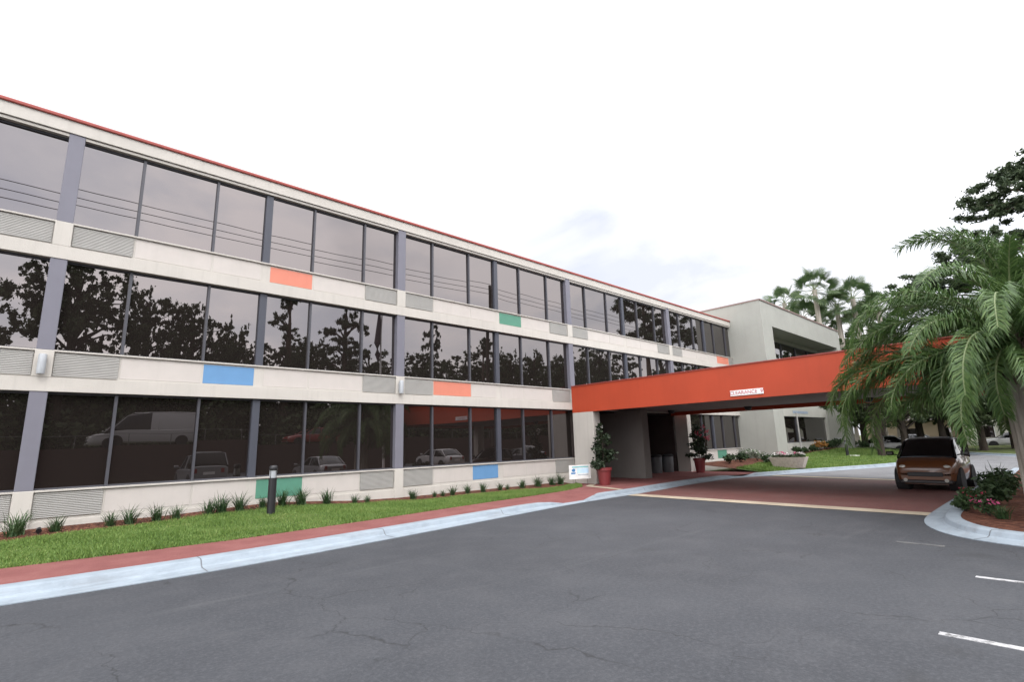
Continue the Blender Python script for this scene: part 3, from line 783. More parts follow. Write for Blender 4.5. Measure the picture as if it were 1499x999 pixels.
for i, (x, sz, mat, lab) in enumerate(((36.9, .5, 'shrub_leaf', 'small dark shrub at the left end of the wing window'), (38.2, .45, 'shrub_leaf', 'small shrub at the foot of the slim post'), (39.8, .5, 'shrub_leaf', 'small dark shrub right of the slim post'),
        (41.7, .75, 'orange_petal', 'rusty orange-leaved shrub under the wing window'), (43.0, .7, 'shrub_leaf', 'low hedge shrub right of the orange one'), (44.2, .75, 'shrub_leaf', 'low hedge shrub in the middle of the pier-side row'), (45.4, .8, 'shrub_leaf', 'low hedge shrub at the base of the right wing pier'), (46.9, .7, 'shrub_leaf', 'low hedge shrub beyond the wing, right of the far bollard'))):
    y = 12.5 if x < 45.5 else 11.2
    shrub('hedge_shrub', lab, 'shrub', (x, y, l2z(x, y)-.03), sz, mat, 420, .065, 'low shrubs along the wing front')

# potted plants at the entrance
def potted(loc, label, hpot, hplant, wide, fl):
    t = thing('potted_plant', label, 'potted plant', loc)
    m_ = MB(); m_.lathe([(.16, 0), (.19, .0), (.255, hpot*.82), (.29, hpot*.83), (.295, hpot), (.26, hpot), (.25, hpot-.06), (.05, hpot-.06)], 0, 0, 26); m_.build('pot', M['terracotta'], t, True)
    cl = []
    for k in range(16):
        z = hpot+hplant*(k+.6)/16; rr = wide*(1.-.62*((k+.5)/16)**1.3)
        a = rnd.uniform(0, 6.28); cl.append((math.cos(a)*rr*.55, math.sin(a)*rr*.55, z, rr*.55, rr*.55, hplant*.09))
    link('foliage', qmesh('foliage', leaf_cloud(cl, 1700, .055), M['shaded_leaf']), t)
    m_ = MB(); m_.tube([(0, 0, hpot-.1), (.02, .01, hpot+hplant*.5), (0, .02, hpot+hplant*.85)], [.03, .022, .01], 7)
    for c in cl[::3]: m_.tube([(0, 0, c[2]-.15), (c[0], c[1], c[2])], [.01, .005], 5)
    m_.build('stem', M['bark'], t)
    fc_ = [(c[0]*1.2, c[1]*1.2, c[2]+.05, .12, .12, .1) for c in fl[1](cl)]
    link('flower', qmesh('flower', leaf_cloud(fc_, fl[2], .04), M[fl[0]]), t)['kind'] = 'stuff'
    if fl[3]:
        link('trailing_flower', qmesh('trailing_flower', leaf_cloud([(math.cos(a)*.2, math.sin(a)*.2, hpot+.06, .1, .1, .07) for a in np.arange(0, 6.2, .7)], 120, .035), M['white_petal']), t)
    return t
potted((15.62, 11.95, .13), 'red pot with a tall dark shrub at the left canopy pier', .62, 1.55, .50, ('white_petal', lambda c: c[-3:-1], 46, False))
potted((23.2, 12.15, .13), 'red pot with a bushy red-flowered shrub at the far side of the entrance', .66, 1.5, .62, ('red_petal', lambda c: [(q[0]-.1, q[1]-.25, q[2], 0, 0, 0) for q in c[8:15]], 110, True))
# planter trough
t = thing('concrete_planter', 'low tapered concrete planter trough with flowers on the kerbside lawn', 'planter', (27.1, 9.6, l2z(27.1, 9.6)-.02), R(95))
m = MB()
def trap(x, y, z): return [(-x, -y, z), (x, -y, z), (x, y, z), (-x, y, z)]
m.loft([trap(.62, .26, 0), trap(.80, .36, .5), trap(.73, .29, .5), trap(.70, .27, .40)]); m.build('trough', M['planter'], t)
link('foliage', qmesh('foliage', leaf_cloud([(x, rnd.uniform(-.15, .15), .56, .2, .2, .12) for x in np.linspace(-.62, .62, 8)], 600, .05), M['shrub_leaf']), t)
link('flower', qmesh('flower', leaf_cloud([(x, rnd.uniform(-.2, .2), .66, .16, .16, .08) for x in np.linspace(-.6, .6, 7)], 170, .045), M['white_petal']), t)
link('pink_flower', qmesh('pink_flower', leaf_cloud([(.25, .1, .7, .2, .15, .08), (-.3, -.1, .66, .2, .15, .08)], 80, .045), M['pink']), t)
# litter bins by the lobby doors
for (x, y, lab) in ((22.3, 13.9, 'left grey cylindrical litter bin by the lobby doors'), (23.1, 13.75, 'right grey cylindrical litter bin by the lobby doors')):
    t = thing('litter_bin', lab, 'bin', (x, y, .13), 0, 'grey bins by the lobby')
    m = MB(); m.lathe([(.24, 0), (.25, .03), (.27, .72), (.26, .74)], 0, 0, 24); m.build('bin_body', M['grey_bin'], t, True)
    m = MB(); m.lathe([(.28, .74), (.285, .80), (.2, .86), (.02, .87)], 0, 0, 24); m.build('lid', M['black'], t, True)
# bollard lights
def bollard(loc, label, h):
    t = thing('bollard_light', label, 'bollard light', loc, 0, 'black bollard lights on the lawn')
    m = MB(); m.lathe([(.085, -.05), (.085, h*.74), (.02, h*.745)], 0, 0, 22); m.build('post', M['black'], t, True)
    m = MB(); m.lathe([(.06, h*.742), (.076, h*.745), (.076, h*.90), (.06, h*.905)], 0, 0, 22); m.build('lens', M['white_lamp'], t, True)
    m = MB()
    for a in range(4): an = a*math.pi/2+.6; m.tube([(.08*math.cos(an), .08*math.sin(an), h*.742), (.08*math.cos(an), .08*math.sin(an), h*.91)], .006, 6)
    m.lathe([(.086, h*.90), (.09, h*.905), (.09, h*.965), (.07, h), (.01, h)], 0, 0, 22); m.build('cap', M['black'], t, True)
bX = x_at(396, 757, 12.35)
bollard((bX, 12.35, lz(bX, 12.35)), 'near black bollard light in front of the teal panel', 1.05)
bollard((37.3, 9.75, l2z(37.3, 9.75)), 'distant black bollard light on the lawn before the wing', .95)
m = MB(); m.lathe([(.02, -.02), (.3, -.02), (.3, .05), (.1, .06), (.02, .06)], 0, 0, 18); o = m.build('bollard_footing', M['white_paint'], None, loc=(37.45, 9.45, l2z(37.45, 9.45))); tag(o, 'small round concrete pad beside the distant bollard', 'footing')
# garden spotlight stub near the wall
sx = x_at(57, 775, 13.0)
t = thing('garden_spotlight', 'tiny black spotlight in the mulch near the first pier', 'spotlight', (sx, 13.0, lz(sx, 13.0)))
m = MB(); m.tube([(0, 0, -.05), (0, 0, .06)], .012, 6); m.build('stake', M['black'], t)
m = MB(); m.tube([(0, -.03, .07), (0, .05, .10)], [.045, .035], 10); m.build('lamp_head', M['black'], t, True)
# yard sign
t = thing('yard_sign', 'small white yard sign with a blue emblem beside the canopy pier', 'sign', (15.05, 12.62, lz(15.05, 12.62)), R(-22))
m = MB(); m.box(-.45, .45, -.006, .006, .22, .72); m.build('board', M['white_paint'], t)
m = MB()
for x in (-.3, .3): m.tube([(x, 0, -.05), (x, 0, .23)], .006, 6)
m.build('leg', M['black'], t)
m = MB(); m.box(-.32, .36, -.0085, -.007, .625, .675); m.build('heading_band', M['sign_teal'], t)
m = MB(); m.box(-.12, .36, -.0085, -.007, .42, .60); m.build('pale_field', M['sign_pale'], t)
m = MB()
m.poly([(-.34, -.0085, .56), (-.34, -.0085, .50), (-.25, -.0085, .47), (-.20, -.0085, .50), (-.20, -.0085, .58), (-.26, -.0085, .60)])
m.poly([(-.38, -.0085, .40), (-.20, -.0085, .40), (-.18, -.0085, .47), (-.25, -.0085, .455), (-.36, -.0085, .465)]); m.build('emblem', M['sign_blue'], t)
m = MB()
for k in range(9): m.box(-.08+k*.048, -.08+k*.048+.034, -.0085, -.007, .345, .385)
m.build('text_line', M['sign_grey'], t)

# ------------------------------------------------------------------ date palm on the island
PC = Vector((13.56, .44, 3.15))
palm = thing('date_palm', 'large date palm with ribbed pale trunk and arching fronds on the mulch island', 'palm tree', (PC.x, PC.y, .12))
def ribs(an): return 1+.045*abs(math.sin(an*9))+.012*math.sin(an*23)
m = MB(); m.lathe([(.40, -.1), (.375, .1), (.36, .35), (.35, 1.0), (.35, 1.8), (.36, 2.4), (.38, 2.7), (.36, 3.0), (.28, 3.3), (.15, 3.45)], 0, 0, 96, 0, ribs); m.build('trunk', M['palm_trunk'], palm)
m = MB()
for k in range(150):
    a = k*2.39996; z = 2.35+.9*k/150; r0 = .34
    c, s_ = math.cos(a), math.sin(a)
    m.tube([(r0*c, r0*s_, z), ((r0+.07)*c, (r0+.07)*s_, z+.10), ((r0+.10)*c, (r0+.10)*s_, z+.2)], [.055, .045, .02], 5)
m.build('leaf_bases', M['pine_bark'], palm)
def frond(L, az, el, droop, ll=.5, n=190, wob=0., ex=1.45):
    """one pinnate frond as a curved midrib with two rows of narrow folded leaflets"""
    steps = 24; pts = [Vector((0, 0, 0))]; tan = []
    for k in range(steps):
        s_ = (k+.5)/steps; th = el-droop*s_**ex; a = az+wob*s_
        t_ = Vector((math.cos(a)*math.cos(th), math.sin(a)*math.cos(th), math.sin(th))); tan.append(t_); pts.append(pts[-1]+t_*(L/steps))
    tan.append(tan[-1])
    mb = MB(); mb.tube(pts, [.032*(1-.85*k/steps)+.003 for k in range(steps+1)], 6, 1)
    for j in range(n):
        s_ = .10+.90*(j/(n-1)); k = min(steps-1, int(s_*steps)); fr_ = s_*steps-k
        p = pts[k].lerp(pts[k+1], fr_); t_ = tan[k].lerp(tan[min(k+1, steps)], fr_).normalized()
        side = t_.cross(Vector((0, 0, 1)))
        if side.length < .05: side = Vector((-math.sin(az), math.cos(az), 0))
        side.normalize(); up = side.cross(t_).normalized()
        prof = min(1, (s_-.04)*5)*(1-.55*max(0, s_-.55)/.45)
        for sg in (-1, 1):
            l = ll*prof*rnd.uniform(.85, 1.12); 
            d0 = (t_*rnd.uniform(.6, 1.3)+side*sg*.75+up*rnd.uniform(-.6, .75)).normalized()
            d1 = (d0+Vector((0, 0, -rnd.uniform(.7, 1.5)))).normalized()
            wv = t_.cross(d0).cross(d0); wv = (t_-d0*t_.dot(d0)).normalized()*.0105
            q1 = p+d0*l*.55; q2 = q1+d1*l*.45
            mb.quad(p-wv*.5, p+wv*.5, q1+wv, q1-wv); mb.quad(q1-wv, q1+wv, q2+wv*.1, q2-wv*.1)
    return mb
def add_frond(*a, off=(0, 0, 0), **k):
    mb = frond(*a, **k); o = mb.build('frond', [M['frond'], M['rachis']], palm); o.location = (off[0], off[1], PC.z-.17+off[2]); return o
A = R(90)   # +Y is to the left in the picture
FT = {'A': (3.86, 57.8, 151.7, 1.94, -.09), 'B': (3.78, 11, 93.7, 2.9, -.12), 'C': (3.99, 10, 107.5, 1.92, -.13), 'D': (2.4, 3, 66, 2.2, -.45), 'E': (2.15, 18, 152, 1.03, .05), 'F': (3.63, 87.8, 117.5, 3.0, -.1), 'H': (3.5, 42.3, 110.5, 1.21, .15)}
for key, azs in (('A', (90, 97, 84)), ('B', (90, 84, 96)), ('C', (91, 97, 85)), ('D', (90,)), ('E', (86,)), ('F', (90, 98)), ('H', (88, 99))):
    L, el, dr, ex, oz = FT[key]
    for q, az in enumerate(azs):
        add_frond(L*(1, .95, .9, .93)[q], R(az), R(el+(0, 5, -4, 9)[q]), R(dr), off=(0, 0, PC.z*0+oz+(0, .06, -.05, .1)[q]), wob=(0, .12, -.1, .1)[q], ll=.54, ex=ex)
for (L, az, el, dr, ex) in ((2.3, 20, 94, 30, 1.5), (2.2, 200, 88, 40, 1.5), (2.8, -40, 78, 60, 1.5), (3.0, -90, 72, 65, 1.5), (2.7, -70, 86, 40, 1.5), (2.9, -110, 84, 40, 1.5), (2.4, 105, 100, 40, 2), (3.0, 60, 60, 95, 1.8), (3.0, 125, 58, 95, 1.8), (2.4, 112, 30, 150, 1.2), (2.3, 128, 25, 140, 1.2), (2.4, 150, 30, 150, 1.2), (2.3, 75, 10, 130, 1.2), (2.2, 165, 15, 130, 1.2), (2.6, 60, 8, 90, 1.6), (2.8, 118, 15, 100, 1.5)):
    add_frond(L, R(az), R(el), R(dr), off=(0, 0, .05), ll=.48, ex=ex)
for k in range(40):
    az = R(k*137.5+20); el = R(70-66*(k/40)); 
    azd = math.degrees(az) % 360
    if 45 < azd < 140: continue
    add_frond(rnd.uniform(2.6, 3.3), az, el, R(rnd.uniform(95, 130)), off=(0, 0, .15-.5*k/40), ll=.5)
m = MB()
for k in range(14):
    a = R(90+rnd.uniform(-70, 70)); e = R(rnd.uniform(10, 60)); L = rnd.uniform(.5, .95)
    p0 = Vector((.2*math.cos(a), .2*math.sin(a), PC.z-.2+rnd.uniform(-.2, .25))); p1 = p0+Vector((math.cos(a)*math.cos(e), math.sin(a)*math.cos(e), math.sin(e)))*L*.6; p2 = p1+Vector((math.cos(a)*.5, math.sin(a)*.5, -.25))*L*.6
    m.tube([p0, p1, p2], [.022, .018, .008], 6)
m.build('fruit_stalk', M['orange_petal'], palm, True)
# island plants
shrub('flower_bush', 'pink flower cluster on a low bush beside the date palm trunk', 'flowering plant', (13.35, 1.32, .13), .33, 'shrub_leaf', 420, .04, None, ('pink', 110), 1.0)
shrub('island_shrub', 'low leafy plant with pale tips left of the pink flowers', 'plant', (13.9, 1.72, .12), .34, 'shrub_leaf', 420, .045, 'island plants')
shrub('island_shrub', 'dark bush behind the pink flowers at the kerb', 'plant', (15.2, 1.40, .12), .62, 'shrub_leaf', 900, .055, 'island plants', None, .9)
shrub('island_shrub', 'dark bush left of the palm trunk under the canopy edge', 'plant', (17.0, 1.35, .12), .75, 'shrub_leaf', 900, .06, 'island plants', None, .9)
shrub('island_shrub', 'small red-tipped plant at the island kerb beyond the flowers', 'plant', (14.6, 1.62, .12), .4, 'shrub_leaf', 420, .045, 'island plants', ('red_petal', 40), 1.1)
o = link('strap_leaf_plant', LIR[1], None, (12.9, 1.12, .14)); o.scale = (.8, .8, .6); tag(o, 'small strap-leaf tuft in the red mulch before the pink flowers', 'plant')
o = link('strap_leaf_plant', LIR[2], None, (18.3, 1.5, .12)); o.scale = (1.5, 1.5, 1.7); tag(o, 'large grassy tuft by the palm trunk at the island kerb', 'plant')

# ------------------------------------------------------------------ fan palms behind the wing
def fan_leaf():
    mb = MB(); L = 1.35
    mb.tube([(0, 0, 0), (L*.5, 0, .05), (L, 0, 0)], [.03, .02, .014], 5, 1)
    n = 22
    for k in range(n):
        a = R(-125+250*k/(n-1)); rr = .88*(1-.18*abs(a)/R(125))*rnd.uniform(.93, 1.05)
        d = Vector((math.cos(a), math.sin(a), 0)); sd = Vector((-math.sin(a), math.cos(a), 0))
        b = Vector((L, 0, 0)); p1 = b+d*rr*.6+Vector((0, 0, .05*(k % 2)-.02)); p2 = b+d*rr+Vector((0, 0, -.10))
        mb.quad(b-sd*.01, b+sd*.01, p1+sd*.06, p1-sd*.06); mb.quad(p1-sd*.06, p1+sd*.06, p2+sd*.008, p2-sd*.012)
    me = bpy.data.meshes.new('fan_leaf'); me.from_pydata(mb.v, [], mb.f); me.materials.append(M['fan']); me.materials.append(M['rachis']); me.polygons.foreach_set('material_index', mb.m); me.update()
    return me
FANS = [fan_leaf() for _ in range(3)]
for (x, y, z, nl, sc_, lab) in ((58, 18.9, 15.7, 17, 1.0, 'leftmost of the three fan palms above the grey wing roof'), (57, 15.6, 16.2, 22, 1.2, 'tallest middle fan palm above the grey wing roof, brightest green'), (60, 13.1, 15.2, 19, 1.12, 'right fan palm above the wing roof, beside the date palm fronds'), (63, 17.2, 13.6, 20, 1.2, 'lower fan palm filling the gap behind the middle ones'), (59.5, 14.5, 14.4, 17, 1.1, 'fan palm head tucked between the middle and right ones'), (61, 18.3, 14.3, 17, 1.1, 'fan palm head low between the left and middle ones'), (64, 11.9, 14.3, 18, 1.15, 'fan palm nearest the date palm, half hidden by its fronds'), (66, 13.4, 12.9, 20, 1.2, 'lowest fan palm at the wing roof right corner')):
    t = thing('fan_palm', lab, 'palm tree', (x, y, 0), 0, 'fan palms behind the wing')
    mb = MB(); mb.tube([(0, 0, 0), (.1, 0, z*.5), (0, 0, z)], [.32, .26, .22], 12); mb.build('trunk', M['palm_trunk'], t, True)
    for k in range(nl):
        a = k*2.39996; e = R(82-150*((k+.5)/nl)**1.1)
        o = link('frond', FANS[k % 3], t, (0, 0, z)); o.rotation_euler = Euler((rnd.uniform(-1.0, 1.0), -e, a), 'XYZ'); o.scale = (sc_*rnd.uniform(.9, 1.1),)*3

# ------------------------------------------------------------------ trees
def crown_mesh(kind, n, size, seed):
    r_ = random.Random(seed); cl = []
    if kind == 'oak':        # unit crown: radius 1, height 1.5 around the origin
        for _ in range(95):
            a = r_.uniform(0, 6.28); ph = math.acos(r_.uniform(-.75, 1)); q = r_.uniform(.35, 1.05)
            cl.append((math.cos(a)*math.sin(ph)*q, math.sin(a)*math.sin(ph)*q, math.cos(ph)*q*.8, r_.uniform(.06, .20), r_.uniform(.06, .20), r_.uniform(.05, .12)))
        sub = [(c[0]+r_.gauss(0, .6)*c[3], c[1]+r_.gauss(0, .6)*c[4], c[2]+r_.gauss(0, .6)*c[5], c[3]*r_.uniform(.2, .55), c[4]*r_.uniform(.2, .55), c[5]*r_.uniform(.3, .6)) for c in cl for _ in range(6)]
        arr = leaf_cloud(sub, n, size, .8, 1., 0., .1, .5)
    else:                    # pine: loose tiers of flat clumps
        for _ in range(58):
            h = r_.uniform(-1.0, 1.0); a = r_.uniform(0, 6.28); rr = (1-.42*abs(h-.1))*r_.uniform(.15, 1.0)
            if r_.random() < .12: continue
            cl.append((math.cos(a)*rr*.85, math.sin(a)*rr*.85, h+.08*rr, r_.uniform(.09, .24), r_.uniform(.09, .24), r_.uniform(.035, .09)))
        sub = [(c[0]+r_.gauss(0, .6)*c[3], c[1]+r_.gauss(0, .6)*c[4], c[2]+r_.gauss(0, .5)*c[5], c[3]*r_.uniform(.2, .5), c[4]*r_.uniform(.2, .5), c[5]*r_.uniform(.4, .7)) for c in cl for _ in range(6)]
        arr = leaf_cloud(sub, n, size, .9, 1.25, .6, .1, .5)
    return arr, cl
def limbs(cl, z0, zc, rx, rz, r0, n, lean=(0, 0)):
    mb = MB(); top = zc+rz*.75
    mb.tube([(0, 0, -.2), (lean[0]*.3, lean[1]*.3, z0), (lean[0]*.7, lean[1]*.7, zc), (lean[0], lean[1], top)], [r0*1.25, r0, r0*.6, r0*.12], 9)
    for c in cl[:n+14]:
        p = Vector((c[0]*rx, c[1]*rx, zc+c[2]*rz)); zb = max(z0*.9, p.z-rx*.45*rnd.uniform(.6, 1.2)); q = Vector((lean[0]*.5, lean[1]*.5, zb))
        mid = q.lerp(p, .5)+Vector((0, 0, .12*rx)); mb.tube([q, mid, p], [r0*.32, r0*.2, r0*.06], 6)
    return mb
PROTO = {}
def tree(kind, label, loc, h, rx, rz, name=None, seed=1, group=None, n=None, rz_rot=None):
    key = (kind, seed)
    if key not in PROTO:
        arr, cl = crown_mesh(kind, n or (26000 if kind == 'oak' else 20000), .028 if kind == 'oak' else .028, seed)
        PROTO[key] = (qmesh('crown', arr, M['oak_leaf' if kind == 'oak' else 'pine_leaf']), cl)
    me, cl = PROTO[key]
    t = thing(name or {'oak': 'oak_tree', 'pine': 'pine_tree'}[kind], label, 'tree', loc, rz_rot if rz_rot is not None else rnd.uniform(0, 6), group)
    zc = h-rz*(.95 if kind == 'oak' else 1.05)
    o = link('crown', me, t, (0, 0, zc)); o.scale = (rx, rx, rz/(.8 if kind == 'oak' else 1))
    limbs(cl, max(.8, zc-rz*.9), zc, rx, rz, .022*h+.04, 22).build('trunk', M['bark' if kind == 'oak' else 'pine_bark'], t, True)
    return t
# (a) the tall pine at the right edge; its clumps hang out over the drive. Also mirrored in the top-floor glass
def custom_pine(loc, label, clumps, h, n, size, rad):
    t = thing('pine_tree', label, 'tree', loc, 0, 'pines at the end of the drive')
    loc_cl = [(c[0], c[1], c[2], c[3], c[3], c[4]) for c in clumps]
    sub = []
    for c in loc_cl:
        for _ in range(15): sub.append((c[0]+rnd.gauss(0, .65)*c[3], c[1]+rnd.gauss(0, .65)*c[4], c[2]+rnd.gauss(0, .6)*c[5], c[3]*rnd.uniform(.18, .45), c[4]*rnd.uniform(.18, .45), c[5]*rnd.uniform(.25, .55)))
    link('crown', qmesh('crown', leaf_cloud(sub, n, size, .9, 1.3, .5, .1, .4), M['pine_leaf']), t)
    mb = MB(); mb.tube([(0, 0, -.2), (.15, .1, h*.4), (-.1, .2, h*.75), (0, 0, h)], [.36, .28, .18, .05], 10)
    for c in loc_cl:
        q = Vector((0, 0, c[2]-.25*math.hypot(c[0], c[1])-.3)); mb.tube([q, q.lerp(Vector(c[:3]), .55)+Vector((0, 0, .25)), c[:3]], [.10, .07, .025], 6)
    mb.build('trunk', M['pine_bark'], t, True); return t
custom_pine((45.5, -1.2, 0), 'tall pine at the right edge whose layered crown rises above the date palm', [(0, 3.2, 16.6, 1.1, .55), (.3, 2.3, 17.3, 1.2, .6), (-.4, 1.3, 17.9, 1.2, .65), (.2, .5, 18.4, 1.1, .6), (.6, -.6, 18.2, 1.3, .7), (-.3, 2.2, 15.9, 1.1, .45), (.2, 1.2, 15.6, 1.2, .45), (-1.5, 0, 17, 1.2, .6), (1.6, .4, 16.6, 1.2, .6),
             (-.2, 3.0, 13.3, 1.2, .5), (.3, 1.9, 13.6, 1.2, .5), (.1, .6, 13.0, 1.1, .5), (0, 2.6, 12.0, 1.2, .5), (-1.6, -.8, 14.6, 1.1, .5), (1.4, -1.5, 15, 1.2, .6), (0, -2.4, 16.2, 1.2, .6), (-1.2, 1.4, 11.6, 1.1, .5), (.4, -1.6, 12.2, 1.1, .5)], 19.2, 48000, .095, .3)
custom_pine((52, 2.5, 0), 'second pine with dark flat branches at the middle height behind the palm fronds', [(-.5, 5.0, 12.6, 1.1, .42), (.2, 4.0, 13.2, 1.2, .5), (0, 3.0, 13.6, 1.2, .5), (-.2, 4.3, 11.9, 1.1, .4), (.1, 2.6, 12.2, 1.2, .5), (0, 1.6, 13.0, 1.2, .55), (.5, .4, 13.8, 1.3, .6), (.2, 3.5, 14.2, 1., .4), (-1, .5, 15.2, 1.3, .6), (.6, -1, 15, 1.2, .6), (0, .3, 16.2, 1.1, .6), (.5, -2.5, 13, 1.2, .5), (-1.5, -1, 11.8, 1.1, .5)], 16.6, 36000, .10, .3)
# (b) oaks at the end of the drive, dark under the palm and canopy
for (x, y, h, rx, rz, sd, lab) in ((39.5, 8.45, 6.6, 3.0, 2.5, 1, 'low dark tree with two thin trunks at the lawn end, right of the wing'), (53, 8.5, 9.5, 5.2, 4.0, 2, 'broad dark oak beyond the lawn tree, behind the small car'), (56, 2.6, 11, 4.6, 4.6, 3, 'dark oak with a thick trunk beyond the road bend'), (62, 13, 12, 5.5, 4.8, 1, 'dark oak behind the right wing pier'), (50.5, 11.8, 8.5, 3.6, 3.6, 2, 'dark tree just behind the wing corner and far shrubs'), (60, -3, 12, 5, 5, 2, 'dark oak at the far right behind the palm trunk'), (70, 6.5, 13, 6, 5, 3, 'farthest oak closing the view down the drive'), (47.5, 8.6, 7.6, 4.0, 3.2, 3, 'low drooping dark tree right behind the two-trunked lawn tree'), (51.5, 6.9, 8.2, 3.8, 3.6, 1, 'low dark tree on the verge directly behind the small car roof'), (54, 4.9, 8.6, 3.6, 3.9, 2, 'dark tree above the road end, left of the hanging palm fronds'), (66, 19, 13.5, 5.5, 5, 3, 'dark tree below the fan palms behind the wing roof'), (52.5, 9.4, 6.6, 4.4, 2.5, 2, 'low spreading dark tree whose leaves hang to eye height behind the lawn end'), (55.5, 6.2, 6.8, 4.2, 2.6, 1, 'low spreading dark tree straight above the small car roof'), (58, 3.4, 7.0, 4.2, 2.7, 3, 'low spreading dark tree left of the palm trunk at the road end'), (60.5, .8, 7.4, 4.2, 2.8, 2, 'low spreading dark tree behind the palm trunk')):
    tree('oak', lab, (x, y, .05), h, rx, rz, seed=sd, group='oaks at the end of the drive')
# (c) trees across the lot that the glass mirrors
for (kind, x, y, h, rx, rz, sd, lab) in (('oak', 1.6, -27, 18.4, 4.3, 5.6, 1, 'big spreading tree mirrored in the second-floor glass around the first pier'), ('oak', 6.6, -28, 16.3, 2.9, 4.5, 2, 'tree mirrored in the second pane right of the first pier'), ('oak', 10.2, -28, 15.8, 2.8, 4.2, 3, 'tree mirrored left of the blue panel'), ('oak', 13.9, -28.5, 14.6, 2.8, 4, 1, 'lower tree mirrored above the blue panel'),
        ('pine', 19.0, -27, 18.6, 2.4, 5.2, 4, 'pine mirrored just right of the wide mullion of the first bay'), ('pine', 25.2, -27, 19.6, 3.3, 6.4, 5, 'large pine mirrored left of the second pier'), ('oak', 22, -29, 13.0, 2.6, 4, 2, 'low tree mirrored between the two pines of the first bay'), ('pine', 36.6, -27, 19.0, 2.6, 6.2, 6, 'pine mirrored right of the second pier'),
        ('oak', 31, -30, 10.5, 3, 3.2, 3, 'low tree mirrored behind the flagpole'), ('pine', 45.0, -26, 15.6, 2.4, 4.6, 4, 'pine mirrored beside the utility pole'), ('oak', 50.5, -27, 15.2, 2.8, 4.2, 1, 'round tree mirrored right of the utility pole'), ('oak', 56, -27, 15.6, 2.8, 4.2, 2, 'round tree mirrored left of the third pier'), ('oak', 41, -29, 11.5, 3, 3.6, 2, 'low tree mirrored left of the utility pole'),
        ('oak', 63, -27, 16.2, 3.2, 4.6, 3, 'tree mirrored right of the third pier'), ('oak', 71, -27, 18, 3.6, 5, 1, 'tree mirrored above the canopy edge'), ('pine', 80, -27, 22, 3.2, 6.5, 5, 'pine mirrored above the canopy, left one'), ('pine', 92, -27, 24, 3.4, 7, 6, 'pine mirrored in the last bay above the canopy'),
        ('oak', -4.5, -28, 12.2, 3, 3.6, 2, 'low tree mirrored at the far left of the second floor'), ('oak', -12, -28, 13, 3.4, 4, 3, 'tree beyond the left end of the lot'), ('oak', 17, -31, 11.5, 3.2, 3.6, 1, 'low tree mirrored behind the first pine'), ('oak', 67, -32, 13.5, 4, 4, 2, 'bushy tree mirrored between the third pier and the canopy'), ('oak', 3, -31, 10.5, 4, 3.6, 3, 'low bushy tree mirrored behind the big spreading tree'), ('oak', 10, -33, 11, 4, 3.8, 2, 'low bushy tree mirrored behind the blue panel trees'), ('oak', 24.5, -35, 15.2, 4.2, 4, 1, 'back-row tree mirrored behind the large pine left of the second pier'), ('oak', 33, -35, 14.6, 4.2, 3.8, 2, 'back-row tree mirrored behind the flagpole and second pier'), ('oak', 40.5, -36, 15.4, 4.4, 4.2, 3, 'back-row tree mirrored left of the utility pole, low'), ('oak', 48, -35, 15.8, 4.4, 4.2, 2, 'back-row tree mirrored behind the utility pole'), ('oak', 55.5, -36, 16.2, 4.6, 4.4, 1, 'back-row tree mirrored left of the third pier, behind the round ones'), ('oak', 63.5, -36, 16.4, 4.6, 4.4, 2, 'back-row tree mirrored behind the third pier'), ('oak', 72, -36, 17.2, 4.8, 4.6, 3, 'back-row tree mirrored behind the tree above the canopy edge'), ('oak', 83, -37, 18, 5.2, 5, 1, 'back-row tree mirrored between the pines above the canopy'), ('oak', 16, -35, 14.4, 4.2, 3.8, 3, 'back-row tree mirrored behind the first pine')):
    tree(kind, lab, (x, y, 2.3), h-2.3, rx, rz, seed=sd, group='trees across the lot, mirrored in the glass')

# ------------------------------------------------------------------ across the lot: bank, wall, rail, van, poles
g = MB(); g.poly([(-70, -17.0, 2.45), (-70, -60, 2.45), (120, -60, 2.45), (120, -17.0, 2.45)]); structure('upper_terrace_ground', g, M['field'])
m = MB(); m.box(-60, 52, -17.2, -16.9, -.1, 2.5); o = m.build('retaining_wall', M['brick'], None); tag(o, 'dark red brick retaining wall across the lot, mirrored in the ground-floor glass', 'wall')
t = thing('guard_rail', 'thin steel rail fence on top of the brick retaining wall', 'fence', (-30, -17.05, 2.5))
m = MB(); m.box(0, 80, -.015, .015, .79, .82); m.build('rail', M['old_steel'], t)
for k in range(33):
    m = MB(); m.box(k*2.5-.02, k*2.5+.02, -.02, .02, 0, .785); m.build('post', M['old_steel'], t)
def utility_pole(x, lab):
    t = thing('utility_pole', lab, 'utility pole', (x, -8.8, 0), 0, 'utility poles across the lot')
    m = MB(); m.tube([(0, 0, -.2), (0, 0, 16.9)], [.2, .13], 12); m.build('pole', M['wood_pole'], t, True)
    for z in (16.75, 16.25, 15.8):
        m = MB(); m.box(-.05, .05, -.05, .35, z-.06, z); m.build('bracket', M['wood_pole'], t)
        m = MB(); m.lathe([(.03, z), (.07, z+.03), (.04, z+.06), (.07, z+.09), (.03, z+.14)], 0, .3, 10); m.build('insulator', M['steel'], t, True)
utility_pole(31.0, 'dark utility pole mirrored at the middle of the second bay'); utility_pole(-26, 'utility pole beyond the left end of the facade'); utility_pole(88, 'utility pole far down the road')
